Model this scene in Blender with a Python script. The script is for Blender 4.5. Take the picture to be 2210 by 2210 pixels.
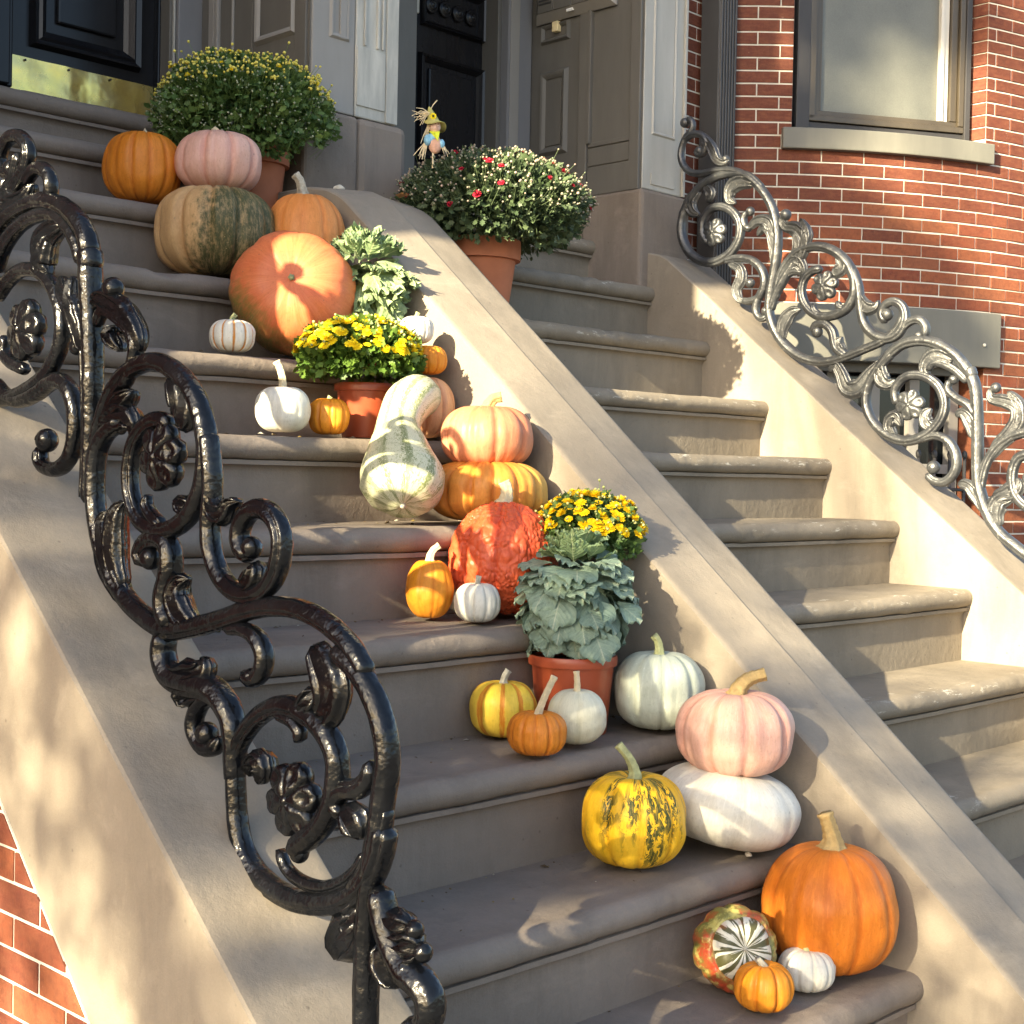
import bpy, bmesh, math, random
import numpy as np
from mathutils import Vector, Matrix, Quaternion, noise as mnoise

# ------------------------------------------------------------------ scene, camera, light
for o in list(bpy.data.objects):
    bpy.data.objects.remove(o)
SC = bpy.context.scene
COL = SC.collection
rnd = random.Random(11)
nrs = np.random.RandomState(5)

cam_d = bpy.data.cameras.new('camera')
cam = bpy.data.objects.new('camera', cam_d)
COL.objects.link(cam)
SC.camera = cam
cam.location = (-2.3884, -1.2765, 0.8631)
cam.matrix_world = Matrix(((0.696350, 0.001593, -0.717701, -2.388433), (-0.717425, 0.029385, -0.696016, -1.276529), (0.019981, 0.999567, 0.021605, 0.863083), (0.000000, 0.000000, 0.000000, 1.000000)))
cam_d.sensor_width = 36.0
cam_d.lens = 51.9649
cam_d.clip_start = 0.05
cam_d.clip_end = 300.0

SUN_DIR = Vector((1.0, 0.125, -0.395)).normalized()       # the way the light travels
sun_el = math.asin(-SUN_DIR.z)
sun_az = math.atan2(-SUN_DIR.x, -SUN_DIR.y)              # compass angle of the sun from +Y

world = bpy.data.worlds.new('World')
SC.world = world
world.use_nodes = True
wn = world.node_tree
sky = wn.nodes.new('ShaderNodeTexSky')
sky.sky_type = 'NISHITA'
sky.sun_disc = False
sky.sun_elevation = sun_el
sky.sun_rotation = sun_az % (2 * math.pi)
sky.air_density = 1.0
sky.dust_density = 2.0
sky.ozone_density = 1.0
bg = wn.nodes['Background']
wn.links.new(sky.outputs[0], bg.inputs[0])
bg.inputs[1].default_value = 0.082

sun_d = bpy.data.lights.new('sun', 'SUN')
sun_d.energy = 5.0
sun_d.angle = math.radians(0.55)
sun_d.color = (1.0, 0.855, 0.57)
sun = bpy.data.objects.new('sun', sun_d)
COL.objects.link(sun)
sun.rotation_euler = SUN_DIR.to_track_quat('-Z', 'Y').to_euler()
sun.location = (-6, -1, 6)

SC.view_settings.view_transform = 'Standard'
SC.view_settings.look = 'None'
SC.view_settings.gamma = 1.0
SC.view_settings.use_curve_mapping = False
SC.view_settings.exposure = 2.32
SC.cycles.max_bounces = 7
SC.cycles.diffuse_bounces = 4
SC.cycles.caustics_reflective = False
SC.cycles.caustics_refractive = False

# ------------------------------------------------------------------ node helper and materials
class NT:
    def __init__(s, name, rough=0.6, spec=0.4):
        s.m = bpy.data.materials.new(name)
        s.m.use_nodes = True
        s.t = s.m.node_tree
        s.b = s.t.nodes['Principled BSDF']
        s.b.inputs['Roughness'].default_value = rough
        s.b.inputs['Specular IOR Level'].default_value = spec
        s._o = None
    def n(s, typ, **kw):
        x = s.t.nodes.new(typ)
        for k, v in kw.items():
            setattr(x, k, v)
        return x
    def put(s, sock, v):
        if hasattr(v, 'is_output') or isinstance(v, bpy.types.NodeSocket):
            s.t.links.new(v, sock)
        elif isinstance(v, (tuple, list)) and len(v) == 3 and sock.type == 'RGBA':
            sock.default_value = (*v, 1.0)
        else:
            sock.default_value = v
    def obj(s):
        if s._o is None:
            s._o = s.n('ShaderNodeTexCoord')
        return s._o.outputs['Object']
    def world(s):
        return s.n('ShaderNodeNewGeometry').outputs['Position']
    def mapping(s, vec, scale=(1, 1, 1), loc=(0, 0, 0), rot=(0, 0, 0)):
        x = s.n('ShaderNodeMapping')
        s.put(x.inputs[0], vec)
        x.inputs[1].default_value = loc
        x.inputs[2].default_value = rot
        x.inputs[3].default_value = scale
        return x.outputs[0]
    def noise(s, vec, scale, detail=4.0, rough=0.55, dist=0.0, out=0):
        x = s.n('ShaderNodeTexNoise')
        s.put(x.inputs['Vector'], vec)
        x.inputs['Scale'].default_value = scale
        x.inputs['Detail'].default_value = detail
        x.inputs['Roughness'].default_value = rough
        x.inputs['Distortion'].default_value = dist
        return x.outputs[out]
    def voro(s, vec, scale, feature='F1', rand=1.0):
        x = s.n('ShaderNodeTexVoronoi', feature=feature)
        s.put(x.inputs['Vector'], vec)
        x.inputs['Scale'].default_value = scale
        x.inputs['Randomness'].default_value = rand
        return x.outputs[0]
    def ramp(s, fac, stops, interp='LINEAR'):
        x = s.n('ShaderNodeValToRGB')
        x.color_ramp.interpolation = interp
        e = x.color_ramp.elements
        while len(e) < len(stops):
            e.new(0.5)
        for i, (p, c) in enumerate(stops):
            e[i].position = p
            e[i].color = (*c, 1) if isinstance(c, (tuple, list)) else (c, c, c, 1)
        s.put(x.inputs[0], fac)
        return x.outputs[0]
    def mix(s, fac, a, b, mode='MIX'):
        x = s.n('ShaderNodeMix', data_type='RGBA', blend_type=mode)
        s.put(x.inputs[0], fac)
        s.put(x.inputs[6], a)
        s.put(x.inputs[7], b)
        return x.outputs[2]
    def math(s, op, a, b=0.0, clamp=False):
        x = s.n('ShaderNodeMath', operation=op, use_clamp=clamp)
        s.put(x.inputs[0], a)
        s.put(x.inputs[1], b)
        return x.outputs[0]
    def sep(s, vec):
        x = s.n('ShaderNodeSeparateXYZ')
        s.put(x.inputs[0], vec)
        return x.outputs
    def comb(s, a, b, c):
        x = s.n('ShaderNodeCombineXYZ')
        for i, v in enumerate((a, b, c)):
            s.put(x.inputs[i], v)
        return x.outputs[0]
    def attr(s, name):
        x = s.n('ShaderNodeAttribute', attribute_name=name)
        return x.outputs['Fac']
    def orand(s):
        return s.n('ShaderNodeObjectInfo').outputs['Random']
    def bump(s, h, strength=0.3, dist=0.005, prev=None):
        x = s.n('ShaderNodeBump')
        x.inputs['Strength'].default_value = strength
        x.inputs['Distance'].default_value = dist
        s.put(x.inputs['Height'], h)
        if prev is not None:
            s.put(x.inputs['Normal'], prev)
        s.put(s.b.inputs['Normal'], x.outputs[0])
        return x.outputs[0]
    def color(s, v):
        s.put(s.b.inputs['Base Color'], v)
    def rough(s, v):
        s.put(s.b.inputs['Roughness'], v)
    def translucent(s, col, fac):
        tr = s.n('ShaderNodeBsdfTranslucent')
        s.put(tr.inputs[0], col)
        mx = s.n('ShaderNodeMixShader')
        mx.inputs[0].default_value = fac
        s.t.links.new(s.b.outputs[0], mx.inputs[1])
        s.t.links.new(tr.outputs[0], mx.inputs[2])
        s.t.links.new(mx.outputs[0], s.t.nodes['Material Output'].inputs[0])

M = {}
def stone(name, c1, c2, chips=0.0, bump=0.25, rough=0.78, grain=1.0):
    t = NT(name, rough, 0.25)
    p = t.world()
    big = t.noise(p, 3.2, 5, 0.6)
    c = t.mix(t.ramp(big, [(0.3, 0.0), (0.72, 1.0)]), c1, c2)
    st = t.noise(t.mapping(p, (1.0, 1.0, 0.35)), 9, 6, 0.65)
    c = t.mix(t.ramp(st, [(0.35, 0.0), (0.75, 0.55)]), c, tuple(v * 0.72 for v in c1))
    fine = t.noise(p, 260 * grain, 3, 0.6)
    c = t.mix(t.math('MULTIPLY', fine, 0.25), c, tuple(min(1, v * 1.35) for v in c2))
    spots = t.voro(p, 21)
    c = t.mix(t.math('MULTIPLY', t.ramp(spots, [(0.03, 1.0), (0.07, 0.0)]), 0.55), c, tuple(v * 0.5 for v in c1))
    stain = t.noise(t.mapping(p, (1.4, 1.4, 0.30)), 3.4, 7, 0.7, 0.4)
    c = t.mix(t.ramp(stain, [(0.50, 0.0), (0.68, 0.42)]), c, tuple(v * 0.60 for v in c1))
    lite = t.noise(t.mapping(p, (0.5, 1.5, 1.5)), 6.5, 6, 0.7, 0.3)
    c = t.mix(t.ramp(lite, [(0.56, 0.0), (0.74, 0.35)]), c, tuple(min(1, v * 1.45) for v in c2))
    wp = t.n('ShaderNodeVectorMath', operation='ADD')
    t.put(wp.inputs[0], p)
    t.put(wp.inputs[1], t.noise(p, 4.0, 4, 0.6, 0, 1))
    ck = t.voro(wp.outputs[0], 1.7, 'DISTANCE_TO_EDGE')
    cm = t.math('MULTIPLY', t.ramp(ck, [(0.0025, 1.0), (0.006, 0.0)]), t.ramp(t.noise(p, 2.3, 2), [(0.60, 0.0), (0.66, 0.45)]))
    c = t.mix(t.math('MULTIPLY', cm, 0.0), c, tuple(v * 0.4 for v in c1))
    if chips:
        fl = t.noise(t.mapping(p, (0.45, 1.0, 1.8)), 40, 8, 0.75)
        zone = t.math('MULTIPLY', t.noise(p, 5.5, 3, 0.5), t.attr('wear'))
        f = t.math('MULTIPLY', t.ramp(fl, [(0.56, 0.0), (0.63, 1.0)]), t.ramp(zone, [(0.44, 0.0), (0.58, 1.0)]))
        c = t.mix(t.math('MULTIPLY', f, chips), c, (0.55, 0.53, 0.47))
    t.color(c)
    wav = t.noise(p, 34, 4, 0.6)
    b = t.bump(wav, bump, 0.006)
    t.bump(t.noise(p, 330 * grain, 3, 0.65), bump * 1.1, 0.0016, b)
    M[name] = t.m
    return t.m

stone('stone_step', (0.178, 0.146, 0.120), (0.242, 0.203, 0.170), bump=0.45)
stone('stone_step_worn', (0.190, 0.162, 0.126), (0.262, 0.226, 0.176), chips=0.85, bump=0.45)
stone('stone_cheek', (0.225, 0.192, 0.154), (0.290, 0.252, 0.203), bump=0.25)
stone('stone_plinth', (0.190, 0.156, 0.130), (0.250, 0.210, 0.176), bump=0.4)

def painted(name, c, c2, rough=0.5, bump=0.15, streak=0.35, spec=0.35):
    t = NT(name, rough, spec)
    p = t.world()
    v = t.noise(t.mapping(p, (1.0, 1.0, 0.16)), 22, 6, 0.65)
    col = t.mix(t.ramp(v, [(0.38, 0.0), (0.72, streak)]), c, c2)
    col = t.mix(t.ramp(t.noise(p, 4.2, 4), [(0.3, 0.25), (0.7, 0.0)]), col, tuple(x * 0.72 for x in c))
    w = t.voro(p, 34)
    col = t.mix(t.ramp(w, [(0.02, 0.5), (0.05, 0.0)]), col, tuple(x * 0.45 for x in c))
    t.color(col)
    t.bump(t.noise(t.mapping(p, (1, 1, 0.25)), 70, 5, 0.6), bump, 0.002)
    M[name] = t.m
painted('paint_grey', (0.125, 0.118, 0.105), (0.185, 0.176, 0.160))
painted('paint_light', (0.40, 0.385, 0.345), (0.52, 0.50, 0.455), streak=0.6)
painted('paint_mid', (0.27, 0.255, 0.235), (0.34, 0.325, 0.30))
painted('paint_whitish', (0.38, 0.375, 0.34), (0.66, 0.64, 0.57), rough=0.6, streak=0.9, bump=0.3)
painted('paint_blue', (0.20, 0.20, 0.21), (0.26, 0.26, 0.27), streak=0.3)
painted('paint_sill', (0.165, 0.162, 0.140), (0.225, 0.218, 0.188), rough=0.55)
painted('door_black', (0.010, 0.010, 0.012), (0.018, 0.018, 0.020), rough=0.22, bump=0.08, streak=0.6, spec=0.3)
painted('pipe_paint', (0.050, 0.050, 0.052), (0.085, 0.085, 0.085), rough=0.4)
painted('bronze_frame', (0.070, 0.056, 0.038), (0.105, 0.085, 0.058), rough=0.35, streak=0.5, spec=0.6)
painted('dark_trim', (0.045, 0.043, 0.045), (0.07, 0.068, 0.066), rough=0.45)
painted('white_wood', (0.62, 0.60, 0.54), (0.74, 0.72, 0.66), rough=0.5)

def brickmat():
    t = NT('brick', 0.72, 0.25)
    p = t.world()
    r = t.orand()
    base = t.ramp(r, [(0.0, (0.150, 0.037, 0.023)), (0.2, (0.205, 0.053, 0.027)), (0.45, (0.255, 0.076, 0.034)), (0.7, (0.295, 0.098, 0.041)), (0.85, (0.230, 0.060, 0.031)), (1.0, (0.175, 0.050, 0.030))])
    fr_ = t.math('FRACT', t.math('MULTIPLY', r, 17.31))
    base = t.mix(t.ramp(fr_, [(0.0, 0.62), (0.30, 0.0), (0.75, 0.0), (1.0, 0.0)]), base, (0.070, 0.026, 0.020))
    base = t.mix(t.ramp(fr_, [(0.70, 0.0), (1.0, 0.5)]), base, (0.29, 0.115, 0.055))
    st = t.noise(t.mapping(p, (1, 1, 3.2)), 26, 6, 0.6)
    c = t.mix(t.ramp(st, [(0.35, 0.0), (0.8, 0.6)]), base, (0.27, 0.105, 0.052))
    c = t.mix(t.ramp(t.noise(p, 60, 5, 0.7), [(0.45, 0.0), (0.75, 0.6)]), c, (0.080, 0.027, 0.019))
    c = t.mix(t.ramp(t.noise(p, 3.1, 4, 0.6), [(0.35, 0.0), (0.75, 0.5)]), c, (0.13, 0.045, 0.028))
    c = t.mix(t.ramp(t.voro(p, 55), [(0.015, 0.9), (0.045, 0.0)]), c, (0.10, 0.03, 0.02))
    c = t.mix(t.ramp(t.noise(p, 38, 6, 0.75), [(0.66, 0.0), (0.74, 0.6)]), c, (0.55, 0.42, 0.34))
    t.color(c)
    t.bump(t.noise(p, 130, 6, 0.75), 0.6, 0.004)
    M['brick'] = t.m
brickmat()
def mortarmat():
    t = NT('mortar', 0.85, 0.15)
    p = t.world()
    c = t.mix(t.noise(p, 30, 5), (0.50, 0.47, 0.40), (0.72, 0.69, 0.61))
    t.color(c)
    t.bump(t.noise(p, 180, 4, 0.7), 0.5, 0.003)
    M['mortar'] = t.m
mortarmat()
def brass():
    t = NT('brass', 0.28)
    p = t.world()
    t.b.inputs['Metallic'].default_value = 1.0
    c = t.mix(t.ramp(t.noise(p, 16, 4, 0.6), [(0.35, 0.0), (0.75, 1.0)]), (0.88, 0.68, 0.20), (0.62, 0.49, 0.22))
    t.color(c)
    t.rough(t.ramp(t.noise(p, 9, 4), [(0.3, 0.16), (0.8, 0.38)]))
    t.bump(t.noise(p, 14, 2), 0.25, 0.01)
    M['brass'] = t.m
brass()
def iron():
    t = NT('rail_paint', 0.3, 0.36)
    p = t.world()
    geo = t.noise(p, 17, 5, 0.6)
    c = t.mix(t.ramp(geo, [(0.4, 0.0), (0.75, 1.0)]), (0.0028, 0.0034, 0.0048), (0.006, 0.0068, 0.009))
    c = t.mix(t.ramp(t.noise(p, 48, 6, 0.7), [(0.68, 0.0), (0.76, 0.25)]), c, (0.09, 0.09, 0.075))
    c = t.mix(t.ramp(t.noise(p, 75, 6, 0.75), [(0.73, 0.0), (0.76, 0.8)]), c, (0.42, 0.31, 0.17))
    t.color(c)
    t.rough(t.ramp(t.noise(p, 30, 4), [(0.3, 0.12), (0.7, 0.26)]))
    b = t.bump(t.noise(p, 60, 2, 0.5), 0.50, 0.006)
    t.bump(t.noise(p, 190, 3, 0.6), 0.22, 0.002, b)
    t.b.inputs['Coat Weight'].default_value = 0.0
    M['rail_paint'] = t.m
    t = NT('rail_paint_sunlit', 0.42, 1.0)  # paler copy of the black paint; sun's silver sheen in its colour, plus flakes
    p = t.world()
    c = t.mix(t.ramp(t.noise(p, 12, 5, 0.65), [(0.35, 0.0), (0.75, 1.0)]), (0.013, 0.015, 0.020), (0.050, 0.054, 0.058))
    c = t.mix(t.ramp(t.noise(p, 60, 6, 0.75), [(0.60, 0.0), (0.70, 0.6)]), c, (0.27, 0.27, 0.245))
    c = t.mix(t.ramp(t.noise(p, 75, 6, 0.75), [(0.70, 0.0), (0.73, 0.8)]), c, (0.42, 0.31, 0.17))
    t.color(c)
    t.rough(t.ramp(t.noise(p, 30, 4), [(0.3, 0.36), (0.7, 0.5)]))
    b = t.bump(t.noise(p, 55, 2, 0.5), 0.35, 0.006)
    t.bump(t.noise(p, 190, 3, 0.6), 0.3, 0.002, b)
    M['rail_paint_sunlit'] = t.m
iron()
def glass():
    t = NT('window_screen', 0.42, 0.6)
    p = t.world()
    c = t.mix(t.ramp(t.noise(p, 5, 5, 0.6), [(0.3, 0.0), (0.7, 1.0)]), (0.075, 0.077, 0.066), (0.135, 0.137, 0.115))
    c = t.mix(t.math('MULTIPLY', t.noise(p, 240, 2), 0.4), c, (0.26, 0.27, 0.24))
    t.color(c)
    t.b.inputs['Coat Weight'].default_value = 0.12
    t.b.inputs['Coat Roughness'].default_value = 0.05
    M['window_screen'] = t.m
    t = NT('dark_glass', 0.06, 0.6)
    t.color((0.012, 0.014, 0.016))
    M['dark_glass'] = t.m
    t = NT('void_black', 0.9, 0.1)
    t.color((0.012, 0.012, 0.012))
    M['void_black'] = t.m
glass()
def simple(name, c, rough=0.6, spec=0.3, var=0.25, scale=40, bump=0.15, translucent=0.0):
    t = NT(name, rough, spec)
    p = t.obj()
    col = t.mix(t.ramp(t.noise(p, scale, 4, 0.6), [(0.3, 0.0), (0.75, 1.0)]), c, tuple(max(0, min(1, v * (1 + var * 1.6))) for v in c))
    t.color(col)
    if bump:
        t.bump(t.noise(p, scale * 4, 3, 0.6), bump, 0.002)
    if translucent:
        t.translucent(col, translucent)
    M[name] = t.m
    return t.m
simple('terracotta', (0.36, 0.125, 0.062), 0.62, 0.3, 0.2, 12, 0.12)
simple('plastic_terracotta', (0.30, 0.060, 0.024), 0.34, 0.45, 0.12, 10, 0.05)
simple('soil', (0.035, 0.024, 0.016), 0.95, 0.1, 0.8, 80, 0.8)
simple('straw', (0.62, 0.52, 0.34), 0.7, 0.2, 0.3, 90, 0.2)
simple('felt_hat', (0.40, 0.37, 0.13), 0.9, 0.1, 0.2, 120, 0.3)
simple('doll_skin', (0.72, 0.48, 0.38), 0.8, 0.2, 0.1, 30, 0.05)
simple('doll_scarf', (0.75, 0.80, 0.06), 0.8, 0.1, 0.15, 90, 0.3)
simple('doll_shirt', (0.13, 0.25, 0.40), 0.85, 0.1, 1.4, 60, 0.3)
simple('doll_overalls', (0.62, 0.36, 0.26), 0.85, 0.1, 0.3, 60, 0.3)
simple('petal_yellow', (0.84, 0.66, 0.020), 0.6, 0.2, 0.12, 60, 0.0, 0.2)
simple('petal_gold', (0.78, 0.53, 0.010), 0.6, 0.2, 0.2, 60, 0.0, 0.2)
simple('petal_red', (0.33, 0.014, 0.034), 0.6, 0.2, 0.5, 60, 0.0, 0.15)
simple('flower_eye', (0.55, 0.26, 0.01), 0.8, 0.1, 0.3, 200, 0.3)
simple('black_dot', (0.01, 0.01, 0.01), 0.5)
simple('dry_leaf', (0.30, 0.16, 0.07), 0.8, 0.1, 0.6, 60, 0.3)
simple('chip_stone', (0.55, 0.50, 0.42), 0.85, 0.1, 0.3, 60, 0.5)
simple('pavement', (0.115, 0.112, 0.108), 0.85, 0.2, 0.3, 6, 0.3)
simple('bark', (0.11, 0.085, 0.065), 0.9, 0.1, 0.5, 20, 0.6)
simple('label_white', (0.75, 0.75, 0.72), 0.5)
simple('bell_cream', (0.70, 0.58, 0.33), 0.5)
simple('bay_brick_plain', (0.25, 0.07, 0.04), 0.8, 0.2, 0.3, 9, 0.3)

def leafmat(name, dark, light, stemc=None, trans=0.25, rough=0.5, spec=0.35):
    t = NT(name, rough, spec)
    r = t.attr('rnd')
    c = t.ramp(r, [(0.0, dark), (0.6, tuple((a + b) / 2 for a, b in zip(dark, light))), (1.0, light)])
    t.color(c)
    t.translucent(c, trans)
    M[name] = t.m
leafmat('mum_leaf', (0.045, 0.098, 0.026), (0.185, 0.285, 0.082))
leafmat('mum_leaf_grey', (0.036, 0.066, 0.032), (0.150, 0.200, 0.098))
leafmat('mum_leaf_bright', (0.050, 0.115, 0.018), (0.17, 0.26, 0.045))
leafmat('bud', (0.30, 0.34, 0.13), (0.62, 0.60, 0.24), trans=0.1)
leafmat('bud_pale', (0.17, 0.22, 0.13), (0.40, 0.43, 0.30), trans=0.1)
leafmat('bud_rose', (0.15, 0.19, 0.11), (0.46, 0.35, 0.29), trans=0.1)
leafmat('bud_yellow', (0.52, 0.46, 0.07), (0.80, 0.70, 0.16), trans=0.1)
leafmat('tree_leaf', (0.05, 0.08, 0.02), (0.12, 0.14, 0.03), trans=0.3)

# ------------------------------------------------------------------ mesh helpers
class MB:
    def __init__(s):
        s.v = []
        s.f = []
    def add(s, vs, fs):
        k = len(s.v)
        s.v += [tuple(p) for p in vs]
        s.f += [tuple(i + k for i in f) for f in fs]
        return s
    def box(s, a, b):
        (x0, y0, z0), (x1, y1, z1) = a, b
        v = [(x0, y0, z0), (x1, y0, z0), (x1, y1, z0), (x0, y1, z0), (x0, y0, z1), (x1, y0, z1), (x1, y1, z1), (x0, y1, z1)]
        f = [(0, 3, 2, 1), (4, 5, 6, 7), (0, 1, 5, 4), (1, 2, 6, 5), (2, 3, 7, 6), (3, 0, 4, 7)]
        return s.add(v, f)
    def prism(s, poly, axis, a, b):
        """polygon of 2D points extruded along one axis from a to b"""
        def P(u, v, w):
            return {'x': (w, u, v), 'y': (u, w, v), 'z': (u, v, w)}[axis]
        n = len(poly)
        vs = [P(u, v, a) for u, v in poly] + [P(u, v, b) for u, v in poly]
        fs = [(i, (i + 1) % n, n + (i + 1) % n, n + i) for i in range(n)]
        fs += [tuple(range(n - 1, -1, -1)), tuple(range(n, 2 * n))]
        return s.add(vs, fs)
    def grid(s, rows, close_u=False, close_v=False, cap=False):
        n, m = len(rows), len(rows[0])
        vs = [p for r in rows for p in r]
        fs = []
        for i in range(n if close_v else n - 1):
            for j in range(m if close_u else m - 1):
                i2, j2 = (i + 1) % n, (j + 1) % m
                fs.append((i * m + j, i * m + j2, i2 * m + j2, i2 * m + j))
        if cap:
            fs.append(tuple(range(m - 1, -1, -1)))
            fs.append(tuple((n - 1) * m + j for j in range(m)))
        return s.add(vs, fs)
    def lathe(s, prof, c, n=32, cap=True):
        rows = [[(c[0] + r * math.cos(2 * math.pi * j / n), c[1] + r * math.sin(2 * math.pi * j / n), c[2] + z) for j in range(n)] for r, z in prof]
        return s.grid(rows, close_u=True, cap=cap)
    def ball(s, c, r, nu=14, nv=9, sc=(1, 1, 1)):
        rows = []
        for i in range(nv + 1):
            a = -math.pi / 2 + math.pi * i / nv
            k = max(1e-4, math.cos(a))
            rows.append([(c[0] + r * sc[0] * k * math.cos(2 * math.pi * j / nu), c[1] + r * sc[1] * k * math.sin(2 * math.pi * j / nu), c[2] + r * sc[2] * math.sin(a)) for j in range(nu)])
        return s.grid(rows, close_u=True, cap=True)
    def tube(s, pts, rad, n=8, lobes=0, lobe=0.0, twist=0.0):
        pts = [Vector(p) for p in pts]
        T = []
        for i in range(len(pts)):
            T.append((pts[min(i + 1, len(pts) - 1)] - pts[max(i - 1, 0)]).normalized())
        up = Vector((0, 0, 1)) if abs(T[0].z) < 0.9 else Vector((1, 0, 0))
        nrm = (up - T[0] * up.dot(T[0])).normalized()
        rows = []
        for i, p in enumerate(pts):
            nrm = (nrm - T[i] * nrm.dot(T[i])).normalized()
            bi = T[i].cross(nrm)
            r = rad[i] if isinstance(rad, (list, tuple)) else rad
            row = []
            for j in range(n):
                a = 2 * math.pi * j / n
                q = r * (1 + lobe * math.cos(lobes * a + twist * i))
                row.append(p + nrm * (q * math.cos(a)) + bi * (q * math.sin(a)))
            rows.append(row)
        return s.grid(rows, close_u=True, cap=True)
    def build(s, name, mat, parent=None, smooth=False, bevel=0.0, loc=None, fix=True):
        me = bpy.data.meshes.new(name)
        vs = s.v
        if parent is not None and loc is None:
            l = parent.location
            if parent.parent is not None:
                l = l + parent.parent.location
            vs = [(x - l.x, y - l.y, z - l.z) for x, y, z in vs]
        elif loc is not None:
            vs = [(x - loc[0], y - loc[1], z - loc[2]) for x, y, z in vs]
        me.from_pydata(vs, [], s.f)
        if fix:
            bm = bmesh.new()
            bm.from_mesh(me)
            bmesh.ops.recalc_face_normals(bm, faces=bm.faces)
            bm.to_mesh(me)
            bm.free()
        return link(name, me, mat, parent, smooth, bevel, loc if parent is None else None)

def link(name, me, mat, parent=None, smooth=False, bevel=0.0, loc=None):
    if mat is not None and not me.materials:
        me.materials.append(mat if not isinstance(mat, str) else M[mat])
    if smooth:
        me.shade_smooth()
    o = bpy.data.objects.new(name, me)
    COL.objects.link(o)
    if parent is not None:
        o.parent = parent
    if loc is not None:
        o.location = loc
    if bevel:
        b = o.modifiers.new('bevel', 'BEVEL')
        b.width = bevel
        b.segments = 2
        b.limit_method = 'ANGLE'
        b.angle_limit = math.radians(40)
    return o

def tag(o, label=None, cat=None, group=None, kind=None):
    if label: o['label'] = label
    if cat: o['category'] = cat
    if group: o['group'] = group
    if kind: o['kind'] = kind
    return o

def thing(name, label, cat, loc=(0, 0, 0), group=None):
    o = bpy.data.objects.new(name, None)
    o.empty_display_size = 0.05
    COL.objects.link(o)
    o.location = loc
    return tag(o, label, cat, group)

def catmull(P, step):
    P = [Vector(p) for p in P]
    Q = [P[0] * 2 - P[1]] + P + [P[-1] * 2 - P[-2]]
    out = []
    for i in range(1, len(Q) - 2):
        a, b, c, d = Q[i - 1:i + 3]
        n = max(2, int((c - b).length / step))
        for k in range(n):
            t = k / n
            out.append(0.5 * ((2 * b) + (c - a) * t + (2 * a - 5 * b + 4 * c - d) * t * t + (3 * b - a - 3 * c + d) * t ** 3))
    out.append(P[-1].copy())
    return out

def scatter_mesh(name, tv, tf, pos, ax, nr, scale, mat, parent=None, rv=None, keep=None):
    """many small leaf-like copies of one template in a single mesh"""
    tv = np.asarray(tv, float)
    N = len(pos)
    ax = ax / (np.linalg.norm(ax, axis=1, keepdims=True) + 1e-9)
    nr = nr - (nr * ax).sum(1, keepdims=True) * ax
    nr = nr / (np.linalg.norm(nr, axis=1, keepdims=True) + 1e-9)
    bi = np.cross(nr, ax)
    R = np.stack([ax, bi, nr], 2)
    V = np.einsum('nij,kj->nki', R, tv) * np.asarray(scale).reshape(N, 1, 1) + pos[:, None, :]
    K = len(tv)
    V = V.reshape(-1, 3)
    if parent is not None:
        l = parent.location
        V = V - np.array([l.x, l.y, l.z])
    ls = [len(f) for f in tf]
    flat = np.concatenate([np.array(f) for f in tf])
    loops = (flat[None, :] + (np.arange(N) * K)[:, None]).ravel()
    tot = np.tile(np.array(ls), N)
    start = np.concatenate([[0], np.cumsum(tot)[:-1]])
    me = bpy.data.meshes.new(name)
    me.vertices.add(len(V))
    me.vertices.foreach_set('co', V.astype(np.float32).ravel())
    me.loops.add(len(loops))
    me.loops.foreach_set('vertex_index', loops.astype(np.int32))
    me.polygons.add(len(tot))
    me.polygons.foreach_set('loop_start', start.astype(np.int32))
    me.polygons.foreach_set('loop_total', tot.astype(np.int32))
    me.update(calc_edges=True)
    a = me.attributes.new('rnd', 'FLOAT', 'POINT')
    if rv is None:
        rv = nrs.rand(N)
    a.data.foreach_set('value', np.repeat(rv, K).astype(np.float32))
    return link(name, me, mat, parent)
# ------------------------------------------------------------------ the setting
T_, H_ = 0.236811, 0.19
DZ = {0: 0.0, 1: -0.006, 2: -0.008, 3: 0.008, 4: 0.006, 5: -0.001, 6: -0.009, 7: 0.003, 8: 0.010, 9: -0.002, 10: -0.032}
GROUND = -0.42
g = MB().add([(-40, -40, GROUND), (40, -40, GROUND), (40, 12, GROUND), (-40, 12, GROUND)], [(0, 1, 2, 3)])
tag(g.build('pavement', 'pavement', fix=False), kind='structure')

def tread_z(k):
    return k * H_ + DZ.get(k, 0)

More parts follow.
